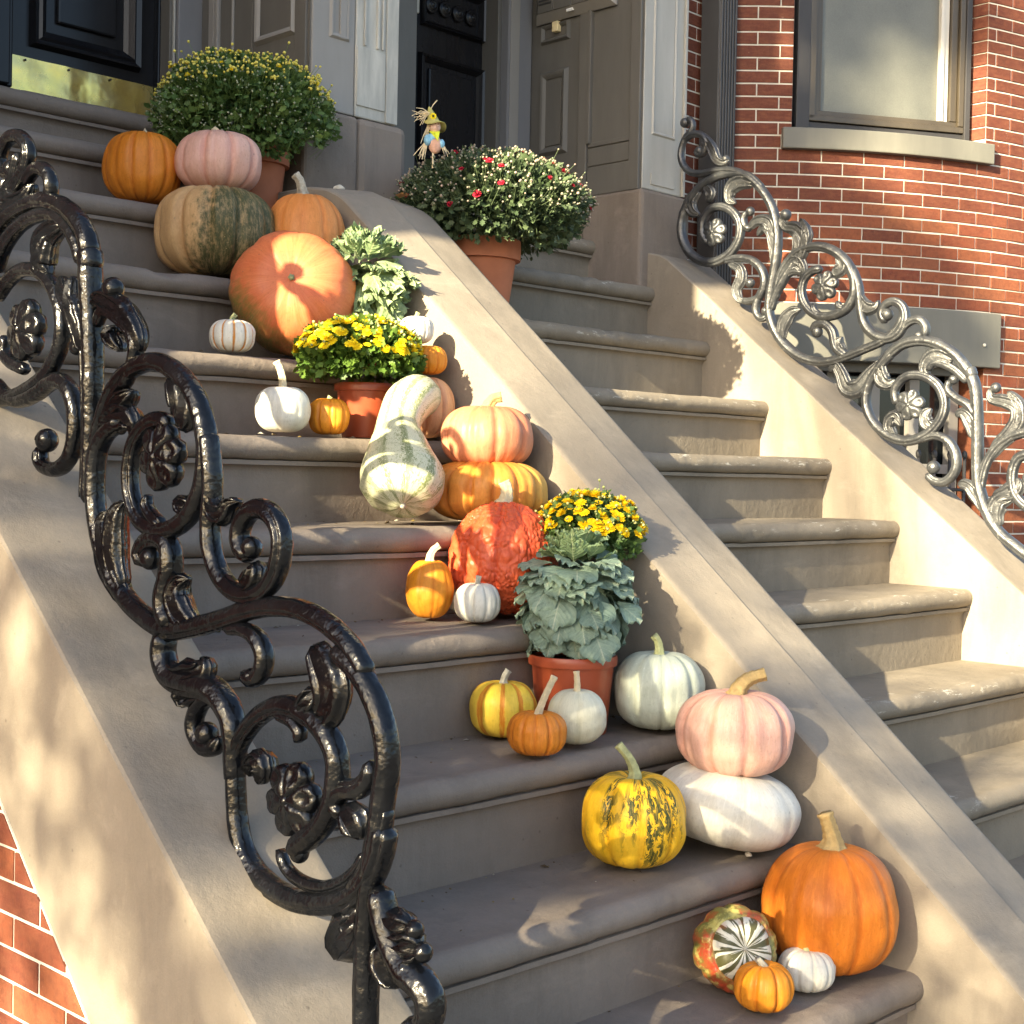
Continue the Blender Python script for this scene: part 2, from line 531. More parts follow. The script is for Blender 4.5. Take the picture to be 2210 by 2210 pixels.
def make_steps(root, x0, x1, ks, mat, seed, ends=None):
    for k in ks:
        ya, zt, zb = k * T_, tread_z(k), tread_z(k - 1)
        a, b = (x0, x1) if not ends or k not in ends else ends[k]
        r = 0.0265
        prof = [(ya + T_ + 0.06, zt), (ya + 0.16, zt), (ya + 0.10, zt - 0.0005), (ya + 0.06, zt - 0.001), (ya + 0.04, zt - 0.0012)]
        for i in range(0, 11):
            an = math.pi / 2 + math.pi * i / 10
            prof.append((ya + r + r * 1.02 * math.cos(an), zt - r + r * math.sin(an)))
        prof += [(ya + 0.013, zt - 2 * r - 0.001), (ya + 0.013, zt - 2 * r - 0.010)]
        for i in range(5):
            an = i / 4 * math.pi / 2
            prof.append((ya + 0.013 + 0.017 * math.sin(an), zt - 2 * r - 0.010 - 0.016 * (1 - math.cos(an))))
        prof += [(ya + 0.030, zt - 0.10), (ya + 0.030, zb - 0.004), (ya + T_ + 0.06, zb - 0.004)]
        n = max(8, int((b - a) / 0.022))
        rows = []
        for i in range(n + 1):
            x = a + (b - a) * i / n
            u = (x - x0) / (x1 - x0)
            row = []
            for j, (y, z) in enumerate(prof):
                if 1 <= j <= 20:
                    q = Vector((x * 1.0, y * 1.0 + seed, z))
                    w = mnoise.noise(q * 9) * 0.0022 + mnoise.noise(q * 42) * 0.0011
                    nose = 1.0 if 4 <= j <= 15 else 0.3
                    dish = -0.0045 * math.exp(-((u - 0.5) / 0.28) ** 2) * (1 if 3 <= j <= 9 else 0.4)
                    chip = max(0, mnoise.noise(q * 17 + Vector((3, 1, seed))) - 0.42) * 0.02 * nose
                    row.append((x, y + w * nose * 0.7 + chip, z + w * nose + dish - chip))
                else:
                    row.append((x, y, z))
            rows.append(row)
        mb = MB().grid(rows, close_u=True, cap=True)
        o = mb.build('step', mat, root, smooth=True)
        npf = len(prof)
        wr = [(1.0 if 3 <= j <= 10 else (0.55 if j <= 14 else 0.25)) for j in range(npf)] * (n + 1)
        o.data.attributes.new('wear', 'FLOAT', 'POINT').data.foreach_set('value', np.array(wr, np.float32))
        o.modifiers.new('split', 'EDGE_SPLIT').split_angle = math.radians(50)

left_stair = thing('staircase', 'left brownstone staircase crowded with pumpkins, squashes and potted flowers', 'staircase', (-0.6, 0.0, GROUND))
make_steps(left_stair, -1.178, 0.003, range(-1, 11), 'stone_step', 3.0, {8: (-1.178, 0.085), 9: (-1.178, 0.085), 10: (-1.178, 0.118)})
right_stair = thing('staircase', 'right brownstone staircase, bare sunlit steps with pale flaking nosings', 'staircase', (0.9, 0.0, GROUND))
make_steps(right_stair, 0.298, 1.560, range(-1, 11), 'stone_step_worn', 8.0, {9: (0.43, 1.528), 10: (0.43, 1.532)})

# cheek walls: side profile extruded across
def cheek(name, label, x0, x1, za, zb, y_low, top, ridge, mat='stone_cheek'):
    t = thing(name, label, 'wall', ((x0 + x1) / 2, 0.5, GROUND))
    ys = [y_low + (1.48 - y_low) * i / 26 for i in range(27)]
    line = [(y, za + zb * y) for y in ys] + top
    xs = [x0, x0 + 0.004, x0 + 0.012] + [x0 + 0.02 + (x1 - x0 - 0.04) * i / 8 for i in range(9)] + [x1 - 0.012, x1 - 0.004, x1]
    if ridge:
        mid = (x0 + x1) / 2
        xs = xs[:7] + [mid + 0.0019, mid + 0.0035] + xs[8:]
    drop = {0: 0.006, 1: 0.0018, 2: 0.0, len(xs) - 3: 0.0, len(xs) - 2: 0.0018, len(xs) - 1: 0.006}
    rows = []
    for y, z in line:
        row = [(x0, y, GROUND)]
        for i, x in enumerate(xs):
            rg = ridge * max(0, 1 - abs(x - (x0 + x1) / 2) / ((x1 - x0) / 2)) if ridge else 0
            if ridge and x > (x0 + x1) / 2 + 0.002: rg -= 0.0045
            w = mnoise.noise(Vector((x * 6, y * 6, z * 6))) * 0.0016
            row.append((x, y, z - drop.get(i, 0) + rg + w))
        row.append((x1, y, GROUND))
        rows.append(row)
    mb = MB().grid(rows, close_u=True, cap=True)
    o = mb.build('coping', mat, t, smooth=True)
    o.modifiers.new('split', 'EDGE_SPLIT').split_angle = math.radians(28)
    return t
mid_top = [(1.568, 1.497), (1.610, 1.530), (1.649, 1.563), (1.679, 1.582), (1.727, 1.602), (1.807, 1.616), (1.93, 1.618)]
cheek('cheek_wall', 'brownstone wall between the two flights of steps, bright where the sun strikes it', 0.0, 0.306, 0.166, 0.848, -0.95, mid_top, 0.014)
r_top = [(1.56, 1.386), (1.66, 1.470), (1.754, 1.548), (1.794, 1.580), (1.844, 1.620), (1.877, 1.638), (1.95, 1.655)]
cheek('cheek_wall', 'sunlit brownstone wall under the right iron railing, beside the brick bay', 1.557, 1.805, 0.118, 0.812, -0.95, r_top, 0.0)
left_cheek = cheek('cheek_wall', 'brownstone wall under the left railing with brick below its side', -1.385, -1.170, 0.161, 0.853, -0.95, [(1.568, 1.497), (1.93, 1.62)], 0.0)

# bricks below the left cheek: the wall face carries its own small bricks
def left_bricks():
    face = -1.385
    back = MB()
    poly = [(0.12, GROUND)] + [(y, 0.14 + 1.0 * (y - 0.446)) for y in (0.12, 0.446, 0.685, 0.95)] + [(1.93, 0.644), (1.93, GROUND)]
    back.prism(poly, 'x', face - 0.0025, face + 0.0)
    back.build('mortar_bed', 'mortar', left_cheek)
    k = 0
    for i in range(-4, 10):
        z0 = 0.3314 + i * 0.0469 - 0.0469 * 2
        zc = z0 + 0.0469 / 2
        off = 0.0 if i % 2 else 0.0725
        for j in range(-4, 12):
            ya = 0.6492 + off - 0.0 + j * 0.145
            a, b = ya - 0.145 + 0.0025, ya - 0.0025
            zl, zh = z0 + 0.0025, z0 + 0.0469 - 0.0025
            lim = lambda z: 0.446 + (z - 0.14) / 1.0
            if b < lim(zl) + 0.004 or a > 1.85 or zh > 0.648 or z0 < -0.16:
                continue
            if a >= lim(zh):
                pl = [(a, zl), (b, zl), (b, zh), (a, zh)]
            elif a >= lim(zl):
                pl = [(a, zl), (b, zl), (b, zh), (max(a, min(b, lim(zh))), zh), (a, a - 0.446 + 0.14)]
            else:
                s0, s1 = lim(zl) + 0.003, lim(zh) + 0.003
                pl = [(s0, zl), (b, zl), (b, zh), (s1, zh)] if s1 < b else [(s0, zl), (b, zl), (b, b - 0.446 + 0.137)]
            pl = [(y + rnd.uniform(-.0006, .0006), z + rnd.uniform(-.0006, .0006)) for y, z in pl]
            MB().prism(pl, 'x', face - 0.0042 - rnd.random() * 0.001, face + 0.0).build('brick', 'brick', left_cheek, bevel=0.0012)
left_bricks()

# ------------------------------------------------------------------ the brick row house
house = thing('brick_row_house', 'red brick row house with grey stone doorways and a curved bay', 'house', (1.5, 2.6, GROUND))
BC, BR = (3.426, 3.104), 1.88
def bay(deg, z, r=BR):
    a = math.radians(deg)
    return (BC[0] + r * math.sin(a), BC[1] - r * math.cos(a), z)
COURSE, ZREF = 0.0460, 2.030
WIN = (-43.6, -19.5, 2.090, 3.6)          # window opening: angles and heights
BAS = (-46.1, -17.1, -0.1, 1.510)          # basement window head down to the ground
def bay_wall():
    mb = MB()
    ds = sorted(set([-53.1 + 1.5 * i for i in range(0, 66)] + [WIN[0], WIN[1], BAS[0], BAS[1], -18.9]))
    zs = sorted([GROUND, BAS[2], 0.6, 1.318, BAS[3], 1.8, WIN[2], 2.6, 3.1, WIN[3], 4.6, 6.0])
    for i in range(len(ds) - 1):
        for j in range(len(zs) - 1):
            dm, zm = (ds[i] + ds[i + 1]) / 2, (zs[j] + zs[j + 1]) / 2
            if WIN[0] < dm < WIN[1] and WIN[2] < zm < WIN[3]: continue
            if BAS[0] < dm < (BAS[1] if zm > 1.318 else -18.9) and BAS[2] < zm < BAS[3]: continue
            q = [bay(ds[i], zs[j], BR - 0.0022), bay(ds[i + 1], zs[j], BR - 0.0022), bay(ds[i + 1], zs[j + 1], BR - 0.0022), bay(ds[i], zs[j + 1], BR - 0.0022)]
            mb.add(q, [(0, 1, 2, 3)])
    # opening returns, the sunny right jamb is seen
    for d in (WIN[0], WIN[1]):
        a, b = bay(d, 0, BR - 0.0022), bay(d, 0, BR - 0.14)
        mb.add([(a[0], a[1], WIN[2]), (a[0] * 0 + (a[0] if d == WIN[1] else b[0]), a[1] + 0.13, WIN[2]), ((a[0] if d == WIN[1] else b[0]), a[1] + 0.13, WIN[3]), (a[0], a[1], WIN[3])], [(0, 1, 2, 3)])
    mb.build('wall', 'mortar', house, fix=False)
bay_wall()
# facade strip beside the pier, and the plain wall above the doorways
MB().box((1.765, 1.9722, GROUND), (1.975, 2.2, 4.6)).build('wall', 'mortar', house)
MB().box((-1.6, 1.99, 3.05), (1.80, 2.3, 6.0)).build('wall', 'bay_brick_plain', house)
MB().box((-1.6, 2.66, GROUND), (1.80, 2.80, 3.05)).build('wall', 'void_black', house)
# the neighbouring bow front left of the doors, out of the picture, that shades the upper steps
lb = []
for i in range(25):
    a = math.radians(-62 + 124 * i / 24)
    lb.append((-3.10 + 1.88 * math.sin(a), 3.03 - 1.88 * math.cos(a)))
lb += [(-1.25, 2.9), (-4.9, 2.9)]
MB().prism(lb, 'z', GROUND, 7.0).build('bow_front', 'bay_brick_plain', house)
MB().box((-1.6, 1.97, GROUND), (-1.19, 2.7, 3.2)).build('wall', 'bay_brick_plain', house)

_bm = {}
def brick_mesh(w, h, dep):
    key = (round(w, 3), round(h, 3), dep)
    if key not in _bm:
        mb = MB()
        vs = []
        b = 0.0014
        for z, i in ((-h / 2, b), (h / 2, b)):
            pass
        mb.add([(-w / 2, 0.0, -h / 2), (w / 2, 0.0, -h / 2), (w / 2, 0.0, h / 2), (-w / 2, 0.0, h / 2),
                (-w / 2, -dep + b, -h / 2), (w / 2, -dep + b, -h / 2), (w / 2, -dep + b, h / 2), (-w / 2, -dep + b, h / 2),
                (-w / 2 + b, -dep, -h / 2 + b), (w / 2 - b, -dep, -h / 2 + b), (w / 2 - b, -dep, h / 2 - b), (-w / 2 + b, -dep, h / 2 - b)],
               [(0, 1, 5, 4), (1, 2, 6, 5), (2, 3, 7, 6), (3, 0, 4, 7), (4, 5, 9, 8), (5, 6, 10, 9), (6, 7, 11, 10), (7, 4, 8, 11), (8, 9, 10, 11)])
        me = bpy.data.meshes.new('brick')
        me.from_pydata(mb.v, [], mb.f)
        me.materials.append(M['brick'])
        _bm[key] = me
    return _bm[key]

spare = MB()
nb = [0]
HL = house.location
from bpy_extras.object_utils import world_to_camera_view as w2c
bpy.context.view_layer.update()
def in_view(p, m=0.03):
    q = w2c(SC, cam, Vector(p))
    return -m < q.x < 1 + m and -m < q.y < 1 + m and q.z > 0
brick_jobs = []
def place_brick(p, ang, w, h, prio):
    brick_jobs.append((prio, p, ang, w, h))
PITCH = 4.88
for row in range(-44, 42):
    zc = ZREF + (row + 0.5) * COURSE
    if zc < GROUND + 0.02 or zc > 3.4: continue
    phase = -42.66 if row % 2 else -45.08
    for j in range(-3, 18):
        da, db = phase + j * PITCH - PITCH, phase + j * PITCH
        if db < -52.8: continue
        da = max(da, -52.9)
        segs = [(da, db)]
        for (o0, o1, zl, zh) in (WIN, (BAS[0], -18.9, BAS[2], 1.318), (BAS[0], BAS[1], 1.318, BAS[3]), (-44.75, -18.9, 2.062, 2.135)):
            if zl < zc < zh + 0.002:
                ns = []
                for a, b in segs:
                    if b <= o0 or a >= o1: ns.append((a, b)); continue
                    if a < o0: ns.append((a, o0 + 0.07))
                    if b > o1: ns.append((o1 - 0.07, b))
                segs = ns
        for a, b in segs:
            w = math.radians(b - a) * BR - 0.0050 - rnd.uniform(0, .0012)
            if w < 0.012: continue
            m = (a + b) / 2
            place_brick(bay(m, zc, BR - 0.010), math.radians(m), w, COURSE - 0.0058, 1 if in_view(bay(m, zc)) else 0)
# flat strip left of the downpipe
for row in range(-44, 42):
    zc = ZREF + (row + 0.5) * COURSE
    if zc < GROUND + 0.02 or zc > 3.4: continue
    cuts = [1.775, 1.858, 1.975] if row % 2 else [1.775, 1.915, 1.975]
    for a, b in zip(cuts, cuts[1:]):
        place_brick(((a + b) / 2, 1.9722 + 0.0078, zc), 0.0, b - a - 0.0042, COURSE - 0.0056, 1 if in_view((a, 1.97, zc)) and zc > 1.7 else 0)
# bricks of the sunlit window jamb
for row in range(0, 36):
    zc = ZREF + (row + 0.5) * COURSE
    if zc < 2.16 or zc > 3.4: continue
    p = bay(WIN[1], zc, BR)
    brick_jobs.append((1 if in_view(p) else 0, (p[0] + 0.006, p[1] + 0.034, zc), math.radians(-90), 0.062, COURSE - 0.0044))
brick_jobs.sort(key=lambda b: (-b[0], (Vector(b[1]) - cam.location).length / max(b[3], 0.05)))
for i, (pr, p, ang, w, h) in enumerate(brick_jobs):
    jit = rnd.uniform(-0.0008, 0.0008)
    if pr and nb[0] < 300:
        o = bpy.data.objects.new('brick', brick_mesh(w, h, 0.010))
        COL.objects.link(o)
        o.parent = house
        o.location = (p[0] - HL.x, p[1] - HL.y + jit, p[2] - HL.z + rnd.uniform(-.0011, .0011))
        o.rotation_euler = (rnd.uniform(-.015, .015), rnd.uniform(-.008, .008), ang + rnd.uniform(-.006, .006))
        nb[0] += 1
    else:
        me = brick_mesh(w, h, 0.010)
        R = Matrix.Rotation(ang, 3, 'Z')
        spare.add([R @ v.co + Vector(p) for v in me.vertices], [tuple(f.vertices) for f in me.polygons])
tag(spare.build('brickwork', 'brick', house, fix=False), kind='stuff')

# window in the bay: chord plane set back from the brick face
WA, WB = Vector(bay(-43.59, 0)).to_2d(), Vector(bay(-19.51, 0)).to_2d()
wt = (WB - WA).normalized()
wn2 = Vector((-wt.y, wt.x))
def W(s, off, z):
    p = WA + wt * s + wn2 * off
    return (p.x, p.y, z)
def wbox(mb, s0, s1, o0, o1, z0, z1):
    v = [W(s0, o0, z0), W(s1, o0, z0), W(s1, o1, z0), W(s0, o1, z0), W(s0, o0, z1), W(s1, o0, z1), W(s1, o1, z1), W(s0, o1, z1)]
    mb.add(v, [(0, 3, 2, 1), (4, 5, 6, 7), (0, 1, 5, 4), (1, 2, 6, 5), (2, 3, 7, 6), (3, 0, 4, 7)])
    return mb
window = wbox(wbox(wbox(MB(), 0.030, 0.082, 0.030, 0.12, 2.150, 3.5), 0.712, 0.735, 0.030, 0.12, 2.150, 3.5), 0.030, 0.735, 0.045, 0.12, 2.150, 2.190).build('window', 'dark_trim', house, bevel=0.003)
fr = MB()
wbox(fr, 0.084, 0.108, 0.036, 0.10, 2.200, 3.5)
wbox(fr, 0.110, 0.126, 0.050, 0.10, 2.222, 3.5)
wbox(fr, 0.128, 0.141, 0.060, 0.10, 2.236, 3.5)
wbox(fr, 0.084, 0.712, 0.036, 0.10, 2.192, 2.214)
wbox(fr, 0.110, 0.690, 0.050, 0.10, 2.216, 2.234)
wbox(fr, 0.690, 0.711, 0.036, 0.10, 2.216, 3.5)
wbox(fr, 0.662, 0.688, 0.050, 0.10, 2.236, 3.5)
fr.build('frame', 'bronze_frame', window, loc=HL, bevel=0.002)
wbox(wbox(MB(), 0.622, 0.638, 0.058, 0.10, 2.236, 3.5), 0.640, 0.660, 0.066, 0.10, 2.236, 3.5).build('frame', 'white_wood', window, loc=HL, bevel=0.002)
wbox(MB(), 0.140, 0.625, 0.078, 0.082, 2.236, 3.5).build('pane', 'window_screen', window, loc=HL)
wbox(wbox(MB(), 0.742, 0.768, 0.060, 0.12, 2.150, 3.5), 0.768, 0.800, 0.074, 0.12, 2.150, 3.5).build('trim', 'paint_light', house, bevel=0.003)
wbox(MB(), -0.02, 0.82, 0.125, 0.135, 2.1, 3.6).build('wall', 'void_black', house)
# curved sill
def arc_block(name, d0, d1, r0, r1, z0, z1, mat, tilt=0.006):
    n = 24
    rows = []
    for i in range(n + 1):
        d = d0 + (d1 - d0) * i / n
        wv = mnoise.noise(Vector((d * 0.4, z0, 1))) * 0.0012
        rows.append([bay(d, z0, r0), bay(d, z0, r1 + wv), bay(d, z1 - tilt, r1 + wv), bay(d, z1, r0)])
    o = MB().grid(rows, close_u=True, cap=True).build(name, mat, house, bevel=0.004)
    return o
arc_block('window_sill', -44.7, -18.95, BR - 0.10, BR + 0.030, 2.071, 2.152, 'paint_sill')
arc_block('lintel', -46.2, -17.0, BR - 0.12, BR + 0.022, 1.318, 1.521, 'paint_sill', 0.0)
nail = MB().ball(bay(-19.6, 1.400, BR + 0.024), 0.007, 8, 5)
nail.build('hook', 'white_wood', house)
# basement window below the lintel: dark recess, sash and iron grille
bw = MB()
for d0, d1 in ((-46.2, -44.0), (-19.8, -17.4)):
    n = [bay(d0, 0.0, BR - 0.05), bay(d1, 0.0, BR - 0.05)]
    bw.add([bay(d0, -.2, BR - .09), bay(d1, -.2, BR - .09), bay(d1, 1.318, BR - .09), bay(d0, 1.318, BR - .09)], [(0, 1, 2, 3)])
rows = [[bay(-46 + 29 * i / 12, z, BR - 0.16) for i in range(13)] for z in (-0.3, 0.4, 1.0, 1.40)]
bas = MB().grid(rows).build('basement_window', 'dark_glass', house)
sash = MB()
for d in (-43.2, -37.0, -31.5, -26.0, -20.0):
    rows = [[bay(d - 0.7, z, BR - 0.145), bay(d - 0.7, z, BR - 0.115), bay(d + 0.7, z, BR - 0.115), bay(d + 0.7, z, BR - 0.145)] for z in (-0.2, 1.318)]
    sash.grid(rows, close_u=True, cap=True)
for z in (0.55, 0.92):
    rows = [[bay(-45 + 27 * i / 10, z, BR - 0.145), bay(-45 + 27 * i / 10, z, BR - 0.118), bay(-45 + 27 * i / 10, z + 0.035, BR - 0.118), bay(-45 + 27 * i / 10, z + 0.035, BR - 0.145)] for i in range(11)]
    sash.grid(rows, close_u=True, cap=True)
sash.build('frame', 'paint_mid', bas, loc=HL)
rows = [[bay(-45.5 + 28 * i / 14, 1.285, BR - 0.10), bay(-45.5 + 28 * i / 14, 1.285, BR - 0.05), bay(-45.5 + 28 * i / 14, 1.318, BR - 0.05), bay(-45.5 + 28 * i / 14, 1.318, BR - 0.10)] for i in range(15)]
MB().grid(rows, close_u=True, cap=True).build('frame', 'bronze_frame', bas, loc=HL)
gr = MB()
for z in (0.42, 0.86):
    gr.tube([bay(-45 + 27 * i / 12, z, BR - 0.02) for i in range(13)], 0.006, 6)
grille = gr.build('iron_grille', 'dark_trim', house)
bar_me = None
for i in range(13):
    d = -44.5 + 2.15 * i
    b = MB().tube([bay(d, -0.1, BR - 0.02), bay(d, 0.98, BR - 0.02)], 0.0065, 7)
    b.ball(bay(d, 0.99, BR - 0.02), 0.011, 8, 5, (1, 1, 1.6))
    b.build('bar', 'dark_trim', grille, loc=HL, smooth=True)
# brick jambs of the basement opening
rows = [[bay(-18.9, z, BR - 0.0022), bay(-18.89, z, BR - 0.17)] for z in (GROUND, 1.318)]
MB().grid(rows).build('wall', 'brick', house)
rows = [[bay(BAS[0], z, BR - 0.0022), bay(BAS[0] + 0.01, z, BR - 0.17)] for z in (GROUND, 1.318)]
MB().grid(rows).build('wall', 'bay_brick_plain', house)

# downpipe in the corner of bay and facade
pp = MB()
px0, px1, py0, py1 = 1.862, 1.962, 1.868, 1.955
sec = []
for i in range(6):
    x = px0 + (px1 - px0) * i / 6
    w = (px1 - px0) / 6
    sec += [(x, py0 + 0.008), (x + w * 0.25, py0 + 0.008), (x + w * 0.35, py0), (x + w * 0.85, py0)]
sec += [(px1, py0 + 0.008), (px1, py1), (px0, py1)]
pp.prism(sec, 'z', 0.6, 4.2)
pp.build('downpipe', 'pipe_paint', house, bevel=0.002)

# ---- piers, reveals, doors
YF = 1.94
def frame_rect(mb, plane, c, u0, u1, v0, v1, w, depth, prof=((0, 0), (0.35, 1.0), (0.65, 0.8), (1, 0.25)), sgn=-1):
    """a mitred moulding around a rectangle; plane 'y' faces -Y, plane 'x' faces -X"""
    def P(u, v, d):
        return (u, c + sgn * d, v) if plane == 'y' else (c + sgn * d, u, v)
    rows = []
    for t, d in prof:
        k = w * t
        rows.append([P(u0 + k, v0 + k, d * depth), P(u1 - k, v0 + k, d * depth), P(u1 - k, v1 - k, d * depth), P(u0 + k, v1 - k, d * depth)])
    mb.grid(rows, close_u=True)
    return mb
# right pier
pr = MB().box((1.5315, YF, 1.866), (1.758, 2.2, 3.05)).build('pier', 'paint_light', house, bevel=0.004)
m_ = MB()
frame_rect(m_, 'y', YF, 1.576, 1.706, 2.055, 2.90, 0.014, 0.006)
m_.box((1.745, YF - 0.010, 1.866), (1.757, YF, 3.0))
m_.box((1.576, YF - 0.004, 1.885), (1.704, YF, 1.925))
m_.build('moulding', 'paint_light', pr, loc=HL, bevel=0.0015)
MB().box((1.516, YF - 0.012, GROUND), (1.785, 2.2, 1.864)).build('plinth', 'stone_plinth', house, bevel=0.012)
# middle pier: grey half and patched whitish half
pm1 = MB().box((0.113, YF, 1.868), (0.2632, 2.5, 3.05)).build('pier', 'paint_mid', house, bevel=0.004)
pm2 = MB().box((0.2662, YF - 0.002, 1.868), (0.418, 2.5, 3.05)).build('pier', 'paint_whitish', house, bevel=0.004)
m_ = MB()
frame_rect(m_, 'y', YF, 0.171, 0.243, 2.067, 2.95, 0.018, 0.007)
m_.box((0.206, YF - 0.006, 2.07), (0.228, YF, 2.95))
m_.build('moulding', 'paint_mid', pm1, loc=HL, bevel=0.0015)
m_ = MB()
m_.box((0.292, YF - 0.008, 2.07), (0.300, YF - 0.002, 2.95))
m_.box((0.338, YF - 0.009, 2.07), (0.346, YF - 0.002, 2.95))
m_.box((0.358, YF - 0.008, 2.07), (0.364, YF - 0.002, 2.95))
m_.box((0.3745, YF - 0.007, 1.87), (0.418, YF - 0.002, 3.0))
m_.box((0.268, YF - 0.006, 1.90), (0.372, YF - 0.002, 2.062))
m_.build('moulding', 'paint_whitish', pm2, loc=HL, bevel=0.0015)
MB().box((0.076, YF - 0.020, GROUND), (0.2632, 2.5, 1.862)).build('plinth', 'stone_plinth', house, bevel=0.010)
MB().box((0.2662, YF - 0.021, GROUND), (0.446, 2.5, 1.866)).build('plinth', 'stone_plinth', house, bevel=0.022)

# right reveal wall, facing the steps
XR = 1.53
rv = MB().box((XR, YF + 0.003, 1.862), (1.74, 2.62, 3.05)).build('reveal', 'paint_grey', house)
MB().box((XR - 0.004, YF - 0.009, GROUND), (1.74, 2.62, 1.858)).build('plinth', 'stone_plinth', house, bevel=0.004)
def xb(mb, d, y0, y1, z0, z1):
    return mb.box((XR - d, y0, z0), (XR + 0.002, y1, z1))
p = MB()
frame_rect(p, 'x', XR, 2.286, 2.422, 2.034, 2.338, 0.030, 0.014)
xb(p, 0.004, 2.318, 2.392, 2.068, 2.304)
p.build('panel', 'paint_grey', rv, loc=HL, bevel=0.0012)
p = MB()
frame_rect(p, 'x', XR, 2.281, 2.420, 2.436, 2.506, 0.018, 0.014)
p.build('panel', 'paint_grey', rv, loc=HL, bevel=0.0012)
p = xb(MB(), 0.012, 2.187, 2.228, 1.862, 2.508)
xb(p, 0.016, 2.170, 2.187, 2.046, 2.512)
xb(p, 0.012, 1.948, 1.992, 1.862, 3.0)
xb(p, 0.007, 1.994, 2.184, 2.034, 2.050)
xb(p, 0.005, 1.994, 2.184, 1.968, 2.030)
xb(p, 0.007, 1.994, 2.184, 1.864, 1.964)
p.build('panel', 'paint_grey', rv, loc=HL, bevel=0.0025)
p = xb(MB(), 0.0015, 2.175, 2.181, 2.05, 2.505)
p.build('panel_edge', 'paint_light', rv, loc=HL)
# letter box and intercom at the top of the reveal
ic = MB()
frame_rect(ic, 'x', XR, 2.060, 2.438, 2.508, 2.80, 0.026, 0.040, ((0, 0.15), (0.0, 0.3), (1, 1.0)))
xb(ic, 0.034, 2.086, 2.412, 2.534, 2.774)
intercom = ic.build('mail_cabinet', 'paint_mid', house)
for y0, y1 in ((2.338, 2.408), (2.252, 2.334), (2.169, 2.248), (2.090, 2.165)):
    xb(MB(), 0.038, y0, y1, 2.538, 2.77).build('door', 'paint_grey', intercom, loc=HL, bevel=0.002)
for i in range(7):
    xb(MB(), 0.0405, 2.344, 2.402, 2.566 + i * 0.012, 2.5715 + i * 0.012).build('louvre', 'dark_trim', intercom, loc=HL)
MB().box((XR - 0.036, 2.241, 2.5205), (XR - 0.028, 2.271, 2.5300)).build('label', 'label_white', intercom, loc=HL)
MB().box((XR - 0.022, 2.326, 2.468), (XR, 2.353, 2.505)).build('door_bell', 'bell_cream', house, bevel=0.003)
# right door casing and door
MB().box((1.405, 2.462, 1.90), (1.526, 2.66, 3.05)).build('door_casing', 'paint_blue', house, bevel=0.008)
MB().box((1.409, 2.4575, 1.90), (1.455, 2.462, 3.05)).build('door_casing', 'paint_mid', house, bevel=0.002)
MB().box((1.385, 2.50, 1.90), (1.405, 2.66, 3.05)).build('door_casing', 'paint_grey', house, bevel=0.003)

def door(x0, x1, yd, label):
    d = MB().box((x0, yd, 1.870), (x1, yd + 0.05, 3.05)).build('door', 'door_black', house, bevel=0.003)
    d['label'] = label
    return d
dR = door(0.995, 1.452, 2.58, 'glossy black door with a row of round rosettes')
def mould(d, yd, x0, x1, z0, z1, w, dep):
    m = MB()
    frame_rect(m, 'y', yd, x0, x1, z0, z1, w, dep, ((0, 0), (0.15, 1.0), (0.4, 0.7), (0.55, 0.95), (0.8, 0.4), (1, 0.0)))
    m.build('panel_moulding', 'door_black', d, loc=HL)
    MB().box((x0 + w * 1.55, yd - dep * 0.55, z0 + w * 1.55), (x1 - w * 1.55, yd + 0.002, z1 - w * 1.55)).build('panel', 'door_black', d, loc=HL, bevel=0.006)
mould(dR, 2.58, 1.072, 1.388, 1.965, 2.345, 0.030, 0.020)
m = MB()
frame_rect(m, 'y', 2.58, 1.080, 1.386, 2.440, 2.60, 0.024, 0.020, ((0, 0), (0.15, 1.0), (0.4, 0.7), (0.55, 0.95), (0.8, 0.4), (1, 0.0)))
m.build('panel_moulding', 'door_black', dR, loc=HL)
for i in range(4):
    c = (1.127 + i * 0.0645, 2.58, 2.517)
    rows = []
    for r, q in ((0.029, 0.0), (0.029, 0.010), (0.024, 0.014), (0.019, 0.009), (0.016, 0.016), (0.011, 0.019), (0.008, 0.013), (0.004, 0.022), (0.001, 0.023)):
        rows.append([(c[0] + r * math.cos(j * math.pi / 12), c[1] - q, c[2] + r * math.sin(j * math.pi / 12)) for j in range(24)])
    MB().grid(rows, close_u=True, cap=True).build('rosette', 'door_black', dR, loc=HL, smooth=True)
MB().box((1.016, 2.572, 2.474), (1.070, 2.582, 2.60)).build('letter_plate', 'paint_whitish', dR, loc=HL, bevel=0.003)
f = MB()
for a, b, y in ((0.935, 0.965, 2.50), (0.965, 0.985, 2.52), (0.985, 1.000, 2.545)):
    f.box((a, y, 1.90), (b, 2.66, 3.05))
for a, b, y in ((1.435, 1.460, 2.545), (1.460, 1.53, 2.52)):
    f.box((a, y, 1.90), (b, 2.66, 3.05))
f.build('door_frame', 'door_black', house, bevel=0.004)
MB().box((0.446, 2.44, GROUND), (0.94, 2.66, 3.05)).build('wall', 'paint_grey', house)
